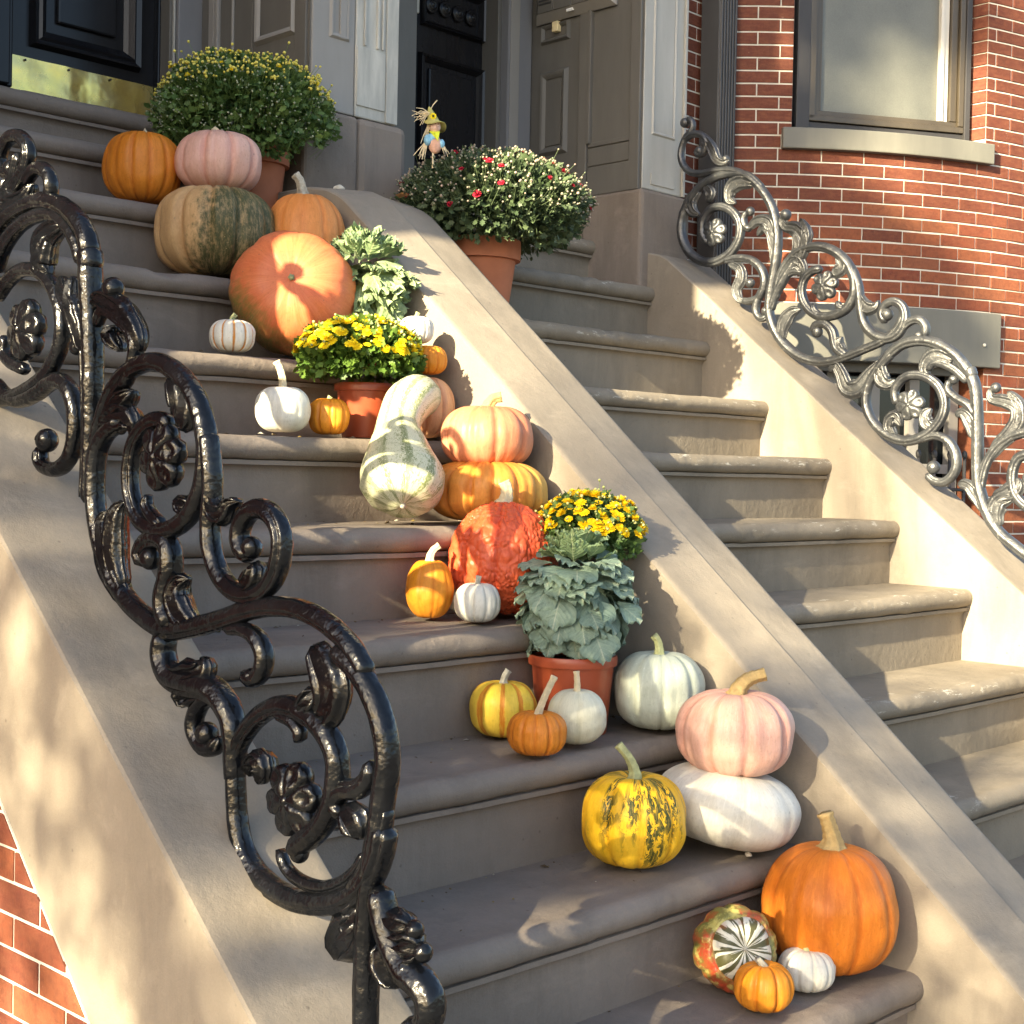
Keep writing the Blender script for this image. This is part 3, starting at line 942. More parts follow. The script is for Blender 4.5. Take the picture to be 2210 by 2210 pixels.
# left door
dL = door(-0.452, 0.006, 2.55, 'black panelled door with a brass kick plate')
mould(dL, 2.55, -0.392, -0.046, 2.030, 2.80, 0.052, 0.026)
kp = MB()
n = 24
rows = []
for i in range(n + 1):
    x = -0.446 + 0.446 * i / n
    rows.append([(x, 2.5455 - 0.0016 * math.sin(i * 0.9) * (1 if i < 14 else 0.3) - 0.0010 * math.sin(j * 1.7 + i * 0.5), 1.871 + 0.127 * j / 6) for j in range(7)])
kp.grid(rows).build('kick_plate', 'brass', dL, loc=HL, smooth=True)
for x in (-0.405, -0.274, -0.143):
    MB().ball((x, 2.541, 1.989), 0.0035, 8, 5).build('screw', 'dark_trim', dL, loc=HL)
f = MB()
for a, b, y in ((-0.475, -0.455, 2.515), (-0.52, -0.475, 2.49), (-0.60, -0.52, 2.47), (0.002, 0.020, 2.525), (0.020, 0.034, 2.505)):
    f.box((a, y, 1.90), (b, 2.66, 3.05))
f.build('door_frame', 'door_black', house, bevel=0.004)
MB().box((-1.2, 2.46, 1.6), (-0.6, 2.66, 3.05)).build('wall', 'paint_grey', house)
MB().box((0.030, 2.462, 1.86), (0.116, 2.66, 3.05)).build('door_casing', 'paint_blue', house, bevel=0.003)
MB().box((0.010, 2.478, 1.86), (0.030, 2.66, 3.05)).build('door_casing', 'paint_grey', house, bevel=0.003)
MB().box((0.020, 2.472, 1.86), (0.026, 2.50, 3.05)).build('door_casing', 'paint_light', house, bevel=0.001)
# left reveal on the side of the middle pier
XL = 0.113
rl = MB().box((XL - 0.004, YF + 0.004, 1.862), (XL - 0.0005, 2.46, 3.05)).build('reveal', 'paint_grey', house)
def xb2(mb, d, y0, y1, z0, z1):
    return mb.box((XL - 0.004 - d, y0, z0), (XL - 0.003, y1, z1))
p = MB()
for y0, y1, d in ((2.384, 2.412, 0.012), (2.362, 2.378, 0.014), (2.294, 2.304, 0.008)):
    xb2(p, d, y0, y1, 1.864, 3.0)
p.build('panel_edge', 'paint_mid', rl, loc=HL, bevel=0.004)
p = MB()
frame_rect(p, 'x', XL - 0.004, 2.006, 2.192, 2.074, 2.95, 0.024, 0.012)
p.build('panel', 'paint_mid', rl, loc=HL)
xb2(MB(), 0.008, 1.955, 2.004, 1.864, 3.0).build('panel', 'paint_grey', rl, loc=HL, bevel=0.002)
xb2(MB(), 0.003, 2.206, 2.290, 1.864, 3.0).build('panel', 'paint_grey', rl, loc=HL, bevel=0.002)
# ceilings of the two porches
MB().box((-1.2, 1.96, 2.98), (0.2, 2.66, 3.04)).build('soffit', 'paint_grey', house)
MB().box((0.35, 1.96, 2.98), (1.54, 2.66, 3.04)).build('soffit', 'paint_grey', house)
# ------------------------------------------------------------------ cast iron railings
LEFT_RAIL=[
('s',(1.1,1.25,1.0),[(0.6425,0.8986),(0.6125,0.9588),(0.5775,0.9933),(0.5329,1.0118),(0.4846,1.0151),(0.4372,0.999),(0.3955,0.9695),(0.3699,0.9285),(0.3623,0.8882),(0.37,0.8478),(0.3935,0.8143),(0.4316,0.7912),(0.4736,0.7844),(0.5149,0.7948),(0.5403,0.8235),(0.5487,0.8582),(0.5422,0.8958),(0.5207,0.9224),(0.492,0.9352),(0.4635,0.9349),(0.4491,0.9243)]),
('s',(1.2,1.3,1.1),[(0.5709,0.9363),(0.6115,0.9205),(0.637,0.893),(0.644,0.8542),(0.6402,0.8127),(0.6258,0.769),(0.6012,0.7289),(0.5644,0.693),(0.5139,0.6671),(0.4511,0.6511),(0.3916,0.6587),(0.3261,0.6742),(0.2636,0.6914),(0.2038,0.7007),(0.15,0.6988),(0.1017,0.6853),(0.0619,0.6638),(0.0298,0.6334)]),
('s',(1.2,1.15,1.2),[(0.3609,0.9184),(0.3508,0.8682),(0.3498,0.8331),(0.3532,0.7978),(0.3479,0.7629),(0.3298,0.7338),(0.3017,0.7157),(0.2683,0.7106),(0.236,0.7176),(0.2107,0.7384),(0.1997,0.7652),(0.2004,0.7913),(0.2167,0.8122),(0.2428,0.821),(0.267,0.8155),(0.2823,0.8003),(0.2868,0.783),(0.276,0.7663),(0.2574,0.7611)]),
('b',0.0151,[(0.2609,0.7707)]),
('l',(0.6,1.2,0.35),[(0.3522,0.8381),(0.3363,0.8147),(0.3149,0.8128),(0.3026,0.8267),(0.288,0.8283)]),
('l',(0.9,1.1,0.5),[(0.2747,0.7199),(0.2565,0.7308),(0.2468,0.7447),(0.257,0.749)]),
('l',(0.8,1.9,0.7),[(0.6221,0.9261),(0.5914,0.9393),(0.5584,0.9415),(0.5381,0.9279),(0.5452,0.9146)]),
('l',(0.8,1.3,0.5),[(0.6043,0.9423),(0.5766,0.9608),(0.5517,0.971),(0.5419,0.9774)]),
('l',(0.9,1.3,0.6),[(0.444,0.9941),(0.4296,0.9704),(0.4243,0.9472),(0.4428,0.9501)]),
('l',(0.9,1.7,0.7),[(0.407,0.9775),(0.4063,0.9519),(0.4125,0.9316),(0.4237,0.9253)]),
('s',(0.9,0.9,0.7),[(0.4643,0.7913),(0.4908,0.8036),(0.5058,0.819),(0.5013,0.8323)]),
('l',(1.0,1.2,0.5),[(0.3869,0.817),(0.4118,0.8214),(0.4213,0.8341)]),
('l',(1.0,1.7,0.8),[(0.5539,0.6802),(0.5907,0.7213),(0.6098,0.7587),(0.616,0.7941),(0.6033,0.8069)]),
('l',(1.0,1.5,0.8),[(0.5645,0.6984),(0.5835,0.7408),(0.5846,0.7843),(0.5752,0.8118),(0.5627,0.8202)]),
('r',0.0261,[(0.4668,0.8853)]),
('s',(1.1,1.35,1.5),[(0.5059,0.7355),(0.5185,0.7494),(0.5044,0.7674),(0.4733,0.774),(0.4471,0.7634),(0.444,0.7323),(0.4549,0.703),(0.4542,0.677),(0.4349,0.6551)]),
('b',0.0164,[(0.4941,0.7454)]),
('l',(1.2,1.6,0.7),[(0.387,0.6565),(0.4148,0.6774),(0.4269,0.6997),(0.4182,0.7183),(0.4001,0.7233)]),
('s',(0.7,1.1,1.0),[(0.313,0.6628),(0.2753,0.666),(0.2444,0.6565),(0.2305,0.6361),(0.2372,0.6137),(0.2572,0.6042),(0.2718,0.6125)]),
('b',0.0102,[(0.2572,0.6067)]),
('s',(1.1,1.2,1.3),[(0.9676,1.2319),(0.9175,1.2599),(0.8623,1.2715),(0.8028,1.2719),(0.745,1.2567),(0.6999,1.2305),(0.6747,1.2028),(0.6658,1.1742)]),
('c',(1.75,1.75,1.75),[(0.6669,1.1756),(0.6657,1.168)]),
('s',(1.45,1.3,0.9),[(0.6657,1.17),(0.6636,1.1296),(0.6578,1.0737),(0.6542,1.0181),(0.6538,0.9626),(0.6555,0.9071),(0.6594,0.8514),(0.6628,0.8179)]),
('s',(0.55,0.6,0.5),[(0.6885,1.1118),(0.683,1.0499),(0.6772,0.9937),(0.6725,0.9377),(0.6742,0.8818),(0.6771,0.8258)]),
('s',(1.1,1.0,1.0),[(0.9597,1.1764),(0.9288,1.213),(0.8858,1.2386),(0.8317,1.2505),(0.7732,1.247),(0.7273,1.2221),(0.6988,1.1912),(0.6872,1.1649)]),
('l',(0.8,1.7,0.5),[(0.7386,1.229),(0.7754,1.2228),(0.8011,1.2066),(0.8035,1.1866),(0.7882,1.1621)]),
('l',(0.7,1.5,0.9),[(0.7782,1.2188),(0.7921,1.1971),(0.8031,1.1721),(0.7824,1.1588)]),
('s',(0.9,1.0,0.8),[(0.9057,1.2884),(0.8816,1.3122),(0.8579,1.3328),(0.8524,1.3555),(0.8773,1.3782),(0.9113,1.3832),(0.9361,1.3703),(0.9451,1.3504),(0.9287,1.3302),(0.9005,1.3265)]),
('b',0.0138,[(0.91,1.3337)]),
('s',(0.9,1.0,0.9),[(0.8631,1.304),(0.8366,1.3212),(0.807,1.3202),(0.785,1.3029),(0.7828,1.2825),(0.7969,1.2698)]),
('l',(1,1.4,0.5),[(0.8807,1.2766),(0.9056,1.2854),(0.9217,1.3023),(0.9128,1.3192)]),
('l',(1,1.5,0.6),[(0.962,1.2647),(0.9053,1.2735),(0.8565,1.2826),(0.833,1.3003)]),
('s',(1,1.05,1.1),[(0.9522,1.1333),(0.9148,1.1577),(0.8718,1.1721),(0.8236,1.168),(0.7821,1.1472),(0.7526,1.1164),(0.7404,1.0842),(0.7453,1.0531),(0.7645,1.0282),(0.7986,1.0035),(0.8547,0.9847),(0.9162,0.9744),(0.9611,0.9816)]),
('s',(0.9,0.9,1),[(0.8495,1.0171),(0.8989,1.0309),(0.9245,1.05),(0.9188,1.0738)]),
('r',0.026,[(0.8512,1.079)]),
('l',(1,1.6,0.6),[(0.6784,1.0386),(0.6903,1.0756),(0.7104,1.1078),(0.7361,1.1322),(0.7422,1.1526)]),
('l',(0.8,1.0,0.5),[(0.6844,1.0585),(0.7016,1.0903),(0.7106,1.1162),(0.7087,1.1499)]),
('b',0.0096,[(0.7004,1.0453)]),
('s',(0.8,1.0,0.9),[(0.6445,1.0729),(0.6266,1.0939),(0.5953,1.0864),(0.5644,1.071),(0.5413,1.0483),(0.5407,1.0242),(0.5574,0.9981),(0.5721,0.9824)]),
('b',0.0169,[(0.6014,1.1235)]),
('l',(1,1.6,0.7),[(0.6532,1.1011),(0.6323,1.1107),(0.6008,1.1003),(0.5647,1.0818),(0.5341,1.0559),(0.5237,1.0315)]),
('l',(0.7,0.9,0.4),[(0.5948,1.0701),(0.6023,1.0596),(0.5891,1.0453),(0.5735,1.0338)]),
('s',(1.1,1.15,1.0),[(0.9552,1.0026),(0.9164,0.9803),(0.8727,0.9717),(0.8186,0.9807),(0.7723,0.9968),(0.7381,0.9957),(0.7124,0.9751),(0.7006,0.9466),(0.7008,0.9156),(0.7128,0.8873),(0.7404,0.8687),(0.7746,0.8655),(0.8011,0.8755),(0.8047,0.8988)]),
('b',0.0185,[(0.7845,0.9089)]),
('s',(1.5,1.7,1.2),[(0.452,0.6472),(0.4598,0.623),(0.4497,0.5978),(0.4261,0.5847),(0.385,0.5828),(0.3496,0.583),(0.319,0.5714),(0.2972,0.5492),(0.2902,0.523),(0.2894,0.4959),(0.2886,0.4663)]),
('l',(1,2.0,0.7),[(0.4545,0.6025),(0.4215,0.5878),(0.3764,0.5952),(0.3548,0.6127),(0.3639,0.6219)]),
('l',(1,2.0,0.8),[(0.3538,0.5774),(0.3849,0.5764),(0.4071,0.5636),(0.3955,0.5547)]),
('s',(1,1.1,1),[(0.3407,0.5764),(0.3666,0.5607),(0.3816,0.5385),(0.3788,0.5185),(0.3584,0.5035),(0.3345,0.5068),(0.3219,0.5211)]),
('b',0.0166,[(0.3532,0.5219)]),
('s',(1,1.3,1.3),[(0.2889,0.4762),(0.2836,0.5115),(0.2596,0.543),(0.2239,0.5682),(0.1811,0.5806),(0.1391,0.574),(0.1054,0.5575),(0.0867,0.5348),(0.0824,0.5081),(0.0888,0.4773),(0.1061,0.449),(0.1313,0.4271),(0.1535,0.4124),(0.1588,0.3973)]),
('s',(1.1,1.3,1.4),[(0.2894,0.4959),(0.2863,0.4568),(0.281,0.4182),(0.2677,0.3861),(0.2425,0.3641),(0.206,0.3497),(0.1593,0.344),(0.1107,0.3497),(0.0677,0.3624),(0.0333,0.3833),(0.0134,0.4075),(0.0007,0.4366),(-0.0052,0.4642)]),
('s',(0.7,0.8,0.7),[(0.1917,0.4005),(0.1795,0.3814),(0.1524,0.3702),(0.1113,0.3693),(0.0718,0.3832),(0.0442,0.4036),(0.0276,0.427)]),
('b',0.0117,[(0.1533,0.403)]),
('l',(0.8,1.2,0.6),[(0.2498,0.4822),(0.2502,0.4968),(0.2342,0.504),(0.2239,0.4935),(0.2334,0.4751)]),
('s',(0.8,0.8,0.8),[(0.2041,0.5683),(0.1729,0.5627),(0.1554,0.5508),(0.1589,0.5386)]),
('l',(1.3,2.4,1.6),[(0.1303,0.6587),(0.1113,0.6374),(0.0961,0.6138),(0.0991,0.5905),(0.1205,0.5717)]),
('l',(1,1.3,0.8),[(0.1214,0.604),(0.1394,0.5856),(0.1428,0.5712)]),
('r',0.0254,[(0.1645,0.4671)]),
('s',(1.25,1.3,1.35),[(0.0899,0.6579),(0.0541,0.641),(0.0258,0.6172),(0.0064,0.5884),(-0.0045,0.5568),(-0.0054,0.526),(0.0004,0.4942),(0.0047,0.4669),(0.0107,0.4369),(0.0167,0.409),(0.0208,0.3747),(0.0242,0.3359),(0.0244,0.291),(0.0236,0.2238),(0.022,0.168)]),
('s',(1,1.2,1),[(0.0185,0.5357),(0.0247,0.5147),(0.0432,0.4995),(0.0676,0.4944),(0.0816,0.4842),(0.0812,0.4694),(0.0669,0.4673)]),
('l',(0.9,1.8,0.8),[(0.0671,0.4763),(0.0527,0.4652),(0.0385,0.4519),(0.0364,0.4411)]),
('s',(1.2,1.3,1.0),[(0.0504,0.3786),(0.0267,0.4003),(0.0105,0.4303),(0.0013,0.4631),(-0.0047,0.4884)]),
('l',(1.2,1.9,0.8),[(0.0297,0.3664),(0.0413,0.347),(0.0533,0.3387),(0.0605,0.3439)]),
('l',(1.3,2.6,1.5),[(0.0326,0.3467),(0.053,0.3263),(0.0702,0.3086),(0.0768,0.291)]),
('s',(1.4,1.7,1.2),[(0.0032,0.3932),(-0.0025,0.37),(-0.0114,0.3499),(-0.0269,0.327),(-0.047,0.3089),(-0.0681,0.3001),(-0.0827,0.2887),(-0.0862,0.2736),(-0.0819,0.2585),(-0.0696,0.2465),(-0.06,0.2481),(-0.0581,0.2585)]),
('l',(1.1,1.7,0.7),[(-0.0036,0.3293),(-0.0109,0.3089),(-0.0212,0.2949),(-0.033,0.2847)]),
('l',(1,1.6,0.8),[(-0.0126,0.3667),(-0.0294,0.3561),(-0.0441,0.3562),(-0.0569,0.3602)]),
('b',0.0067,[(-0.057,0.3559)]),
('l',(1,1.8,1.2),[(-0.0267,0.3358),(-0.0415,0.3338),(-0.0575,0.3365),(-0.0703,0.3373)]),
('b',0.0107,[(-0.0719,0.3345)]),
]
RIGHT_RAIL=[
('b',0.0178,[(1.8731,2.1027)]),
('s',(0.8,1.2,1.0),[(1.8612,2.1192),(1.8401,2.0976),(1.8435,2.072),(1.8715,2.0467),(1.887,2.0062),(1.88,1.9657),(1.8477,1.9319),(1.7984,1.919),(1.7422,1.9195),(1.6788,1.9144),(1.6238,1.8932),(1.5691,1.8547),(1.5222,1.7988),(1.4943,1.7394),(1.4831,1.682),(1.4835,1.6197),(1.4929,1.5581),(1.5046,1.4965),(1.5081,1.4341),(1.4917,1.383),(1.4568,1.3311),(1.4042,1.2883),(1.3458,1.2642),(1.2818,1.2585),(1.2195,1.2709),(1.1519,1.2918),(1.0857,1.3152),(1.0406,1.348),(1.0158,1.3903)]),
('s',(0.9,0.9,0.8),[(1.8714,2.0434),(1.839,2.0583),(1.798,2.049),(1.7771,2.02),(1.7883,1.9891),(1.8125,1.986),(1.8236,2.0038)]),
('b',0.0157,[(1.8088,1.9985)]),
('l',(1,1.3,0.7),[(1.7938,2.0419),(1.7565,2.0009),(1.7312,1.9554),(1.7032,1.942),(1.6837,1.949)]),
('b',0.0142,[(1.6972,1.954)]),
('s',(1,1.25,1),[(1.5458,1.8361),(1.6004,1.8839),(1.6628,1.9015),(1.7257,1.9012),(1.7933,1.8793),(1.8449,1.8333),(1.8746,1.7743),(1.8746,1.7151),(1.8442,1.6595),(1.7941,1.6236),(1.7335,1.6137),(1.6748,1.6342),(1.637,1.6785),(1.633,1.729),(1.6631,1.7738),(1.7109,1.7965),(1.7585,1.7909),(1.7872,1.7518),(1.7827,1.7058),(1.7594,1.6776)]),
('r',0.0467,[(1.7363,1.7128)]),
('l',(1,1.8,0.7),[(1.8051,1.8678),(1.8407,1.8296),(1.8316,1.7958),(1.8026,1.7795)]),
('l',(0.8,1.3,0.7),[(1.781,1.8746),(1.7561,1.8456),(1.7713,1.815)]),
('l',(1,1.9,0.8),[(1.5768,1.8588),(1.6386,1.8697),(1.6731,1.8517),(1.676,1.8168),(1.6522,1.8013)]),
('b',0.0159,[(1.5933,1.7679)]),
('s',(0.8,1.0,0.9),[(1.6049,1.7705),(1.6196,1.7467),(1.6112,1.7204),(1.5878,1.7085)]),
('l',(0.8,1.5,0.9),[(1.5956,1.7124),(1.5619,1.7341),(1.52,1.7234),(1.4961,1.6709),(1.4871,1.6138)]),
('l',(0.6,1.3,0.9),[(1.5604,1.6836),(1.5384,1.7065),(1.5077,1.6845),(1.4934,1.6269),(1.4933,1.5707)]),
('b',0.0193,[(1.4537,1.7411)]),
('l',(0.8,1.6,0.8),[(1.472,1.7369),(1.4526,1.7038),(1.4121,1.6934),(1.3822,1.6596),(1.3846,1.6168),(1.4089,1.582),(1.441,1.5538)]),
('l',(0.4,1.3,0.9),[(1.3948,1.7223),(1.372,1.6831),(1.3746,1.6465),(1.3918,1.6174)]),
('l',(0.5,1.0,0.8),[(1.4359,1.6835),(1.4114,1.6686),(1.4067,1.6312),(1.4202,1.5954)]),
('s',(1,1.2,1),[(1.4128,1.5885),(1.448,1.542),(1.4835,1.4887),(1.501,1.4461)]),
('s',(0.9,1.1,0.9),[(1.6939,1.6134),(1.6392,1.6181),(1.5849,1.6069),(1.5421,1.5717),(1.5295,1.5266),(1.5472,1.4839),(1.5887,1.471),(1.6158,1.4761)]),
('b',0.0165,[(1.5866,1.5311)]),
('l',(0.8,1.4,0.8),[(1.674,1.6052),(1.6304,1.5823),(1.6218,1.5498),(1.6401,1.5129),(1.6275,1.4801),(1.6041,1.4721)]),
('s',(0.8,1,0.8),[(1.5294,1.5235),(1.5545,1.475),(1.5611,1.4375),(1.5413,1.411),(1.5151,1.4157)]),
('b',0.0151,[(1.5232,1.4351)]),
('s',(1,1.25,1),[(1.5029,1.4337),(1.4837,1.4949),(1.4632,1.5557),(1.4205,1.6047),(1.3704,1.6259),(1.3133,1.6241),(1.2565,1.5988),(1.2139,1.5559),(1.1919,1.5062),(1.194,1.4585),(1.2203,1.4213),(1.2684,1.4033),(1.3177,1.4046),(1.3614,1.4337),(1.3842,1.4783),(1.3783,1.524),(1.3468,1.5509),(1.3113,1.554)]),
('s',(0.8,0.9,0.8),[(1.483,1.4699),(1.466,1.5248),(1.4263,1.5526),(1.3826,1.549)]),
('r',0.0475,[(1.2992,1.4995)]),
('s',(1,1.2,1),[(1.1999,1.5457),(1.1778,1.4902),(1.1693,1.4299),(1.1541,1.3723),(1.1195,1.3347),(1.0726,1.3204),(1.0337,1.3359),(1.0141,1.3757),(1.0229,1.4141),(1.0528,1.4325),(1.0821,1.424),(1.0946,1.3953),(1.0773,1.3707)]),
('b',0.02,[(1.076,1.3942)]),
('l',(0.7,1.5,0.5),[(1.1771,1.4662),(1.1488,1.4226),(1.1152,1.4203),(1.1058,1.4403)]),
('s',(0.9,1.0,0.9),[(1.0274,1.3444),(0.9958,1.3687),(0.9638,1.3709),(0.9441,1.3483),(0.9464,1.3167)]),
('b',0.0116,[(0.9657,1.3247)]),
('l',(0.9,2.0,0.8),[(1.4701,1.5376),(1.4416,1.5725),(1.4053,1.5817),(1.3828,1.5551),(1.3894,1.5311)]),
('l',(0.9,1.6,0.7),[(1.2529,1.5925),(1.2381,1.561),(1.2548,1.5383),(1.2692,1.5547)]),
('s',(0.8,0.9,0.8),[(1.3142,1.4062),(1.336,1.4229),(1.3438,1.4448)]),
('s',(0.8,0.9,0.8),[(1.2238,1.4216),(1.2448,1.429),(1.2522,1.4476)]),
('l',(0.9,1.7,0.7),[(1.4605,1.3313),(1.451,1.3868),(1.4226,1.4223),(1.3866,1.4323)]),
('s',(1.2,1.2,0.9),[(1.2126,1.2706),(1.2516,1.3026),(1.2669,1.3518),(1.2957,1.3777),(1.3311,1.3767),(1.3376,1.3526)]),
('b',0.0184,[(1.3234,1.3549)]),
('l',(1,1.2,0.5),[(1.2268,1.2833),(1.245,1.3143),(1.2317,1.3348)]),
('s',(1,1.25,1.2),[(1.1531,1.1455),(1.1301,1.1895),(1.0967,1.2357),(1.0581,1.2754),(1.0133,1.3025),(0.9557,1.3083),(0.8986,1.2939),(0.8481,1.263),(0.8102,1.2217),(0.7945,1.2014)]),
('c',(1.6,1.6,1.6),[(0.7978,1.2128),(0.7926,1.2002)]),
('s',(1.3,1.3,1.2),[(0.7945,1.2025),(0.7795,1.1615),(0.7715,1.0938),(0.7679,1.0094),(0.7655,0.925),(0.7577,0.8632),(0.7319,0.7965),(0.6948,0.7419),(0.6471,0.705),(0.5828,0.6641),(0.5091,0.6354)]),
('s',(1,1.2,1),[(1.0516,1.2751),(1.1031,1.2301),(1.1363,1.1719),(1.1387,1.1124),(1.1083,1.0585),(1.0541,1.0196),(0.9919,1.0064),(0.9287,1.0275),(0.886,1.073),(0.8763,1.1243),(0.9014,1.1736),(0.9527,1.2024),(1.0071,1.2002),(1.0418,1.1633),(1.034,1.1162)]),
('r',0.0478,[(0.9886,1.1152)]),
('l',(1,2.0,0.8),[(0.8537,1.2433),(0.8976,1.2595),(0.9318,1.2466),(0.9436,1.2182),(0.9274,1.2032)]),
('s',(0.9,1,0.8),[(0.8029,1.1791),(0.853,1.2205),(0.9095,1.2399),(0.9341,1.2179)]),
('l',(0.8,1.9,0.9),[(1.2739,1.2275),(1.2534,1.2449),(1.2318,1.2169),(1.2099,1.174),(1.1688,1.1728),(1.136,1.2076),(1.0972,1.2535)]),
('l',(1,1.8,0.8),[(1.097,1.2476),(1.089,1.2),(1.062,1.1815),(1.0427,1.1926)]),
('s',(0.8,1.0,1.1),[(0.8613,1.1867),(0.8667,1.1583),(0.8382,1.132),(0.801,1.1113),(0.7758,1.077)]),
('b',0.0148,[(0.849,1.1874)]),
('l',(0.7,1.5,1),[(0.8367,1.0779),(0.8186,1.089),(0.7936,1.066),(0.7739,1.0094)]),
('b',0.0156,[(0.7156,1.1596)]),
('l',(0.8,1.7,1),[(0.7333,1.1574),(0.7266,1.1293),(0.6881,1.12),(0.6498,1.1026),(0.6429,1.0639),(0.6678,1.0255),(0.702,0.9924),(0.7331,0.9421)]),
('l',(0.5,1.2,0.9),[(0.6772,1.1474),(0.6443,1.1135),(0.6374,1.0748),(0.6511,1.0475)]),
('s',(1,1.2,1.1),[(0.7574,0.852),(0.7417,0.9308),(0.7077,0.9868),(0.6561,1.0199),(0.5933,1.0304),(0.542,1.0083),(0.5073,0.9596),(0.4946,0.9005),(0.515,0.8407),(0.5586,0.8071),(0.6041,0.8112),(0.6454,0.8488),(0.6586,0.9038),(0.6426,0.9537),(0.6029,0.9703)]),
('r',0.0448,[(0.5784,0.9048)]),
('s',(0.9,1.1,1),[(0.9536,1.0103),(0.9033,1.0215),(0.8592,1.0041),(0.8332,0.9585),(0.8381,0.913),(0.8682,0.8841),(0.9026,0.8864),(0.9284,0.9063)]),
('b',0.0207,[(0.9069,0.9266)]),
('l',(0.8,1.4,0.9),[(0.8248,0.879),(0.7942,0.8739),(0.7631,0.8406),(0.7379,0.7963)]),
('l',(0.9,1.9,0.9),[(0.7154,0.8417),(0.6688,0.8538),(0.6402,0.8709),(0.641,0.8985)]),
('l',(1,2.0,1),[(0.6951,0.753),(0.7053,0.7973),(0.6915,0.8311),(0.6509,0.8404)]),
('l',(0.8,1.5,0.8),[(1.0377,1.0165),(1.0584,1.052),(1.0395,1.0811),(1.0159,1.0515)]),
('l',(0.8,1.5,0.8),[(0.8977,1.0445),(0.9295,1.0563),(0.9366,1.0853),(0.9182,1.1022)]),
]

UNIT = 0.0118
def rail_profile(kind):
    pr = []
    n = 32
    for j in range(n):
        a = 2 * math.pi * j / n
        ca, sa = math.cos(a), math.sin(a)
        u = math.copysign(abs(ca) ** 0.85, ca)
        v = math.copysign(abs(sa) ** 0.85, sa)
        if kind == 's':
            d = abs(abs(math.degrees(math.atan2(abs(sa), ca))) - 62)
            k = 1 - 0.24 * math.exp(-(d / 8.0) ** 2)
            if abs(math.degrees(math.atan2(abs(sa), ca)) - 90) < 22: k *= 1.10
            pr.append((u * k, v * 1.06 * k))
        else:
            pr.append((u, v * (0.66 + 0.34 * math.cos(3.4 * math.pi * u))))
    return pr
PROF = {'s': rail_profile('s'), 'l': rail_profile('l'), 'c': rail_profile('c')}

PAINT = ['rail_paint', 0.93]
def rail_sweep(kind, w, yz, off):
    pts = catmull([(0, y + off[0], z + off[1]) for y, z in yz], 0.0065)
    n = len(pts)
    rows = []
    for i, p in enumerate(pts):
        t = (pts[min(i + 1, n - 1)] - pts[max(i - 1, 0)]).normalized()
        nn = Vector((0, -t.z, t.y))
        s = i / (n - 1)
        r = (w[0] + (w[1] - w[0]) * s * 2) if s < 0.5 else (w[1] + (w[2] - w[1]) * (s - 0.5) * 2)
        r *= UNIT * PAINT[1]
        if kind == 'l':
            r *= 1.30
            tip_ = math.sqrt(max(0.02, 1 - ((s - 0.78) / 0.225) ** 2)) if s > 0.78 else (math.sqrt(max(0.05, 1 - ((0.10 - s) / 0.105) ** 2)) if s < 0.10 else 1.0)
            r *= tip_
        e_ = min(s, 1 - s) * (n - 1) * 0.0065
        if kind == 's' and e_ < 0.010: r *= 0.35 + 0.65 * math.sqrt(max(0, 1 - (1 - e_ / 0.010) ** 2))
        r *= 1 + 0.05 * mnoise.noise(p * 55)
        dx = (0.0105 if kind == 'l' else max(0.006, r)) * (1.0 if kind != 'l' else 1.0)
        if kind == 'l':
            dx = 0.0165 * (0.75 + 0.4 * math.sin(math.pi * s)) * (0.35 + 0.65 * tip_)
        rows.append([p + nn * (u * r) + Vector((v * dx, 0, 0)) for u, v in PROF[kind]])
    return MB().grid(rows, close_u=True, cap=True)

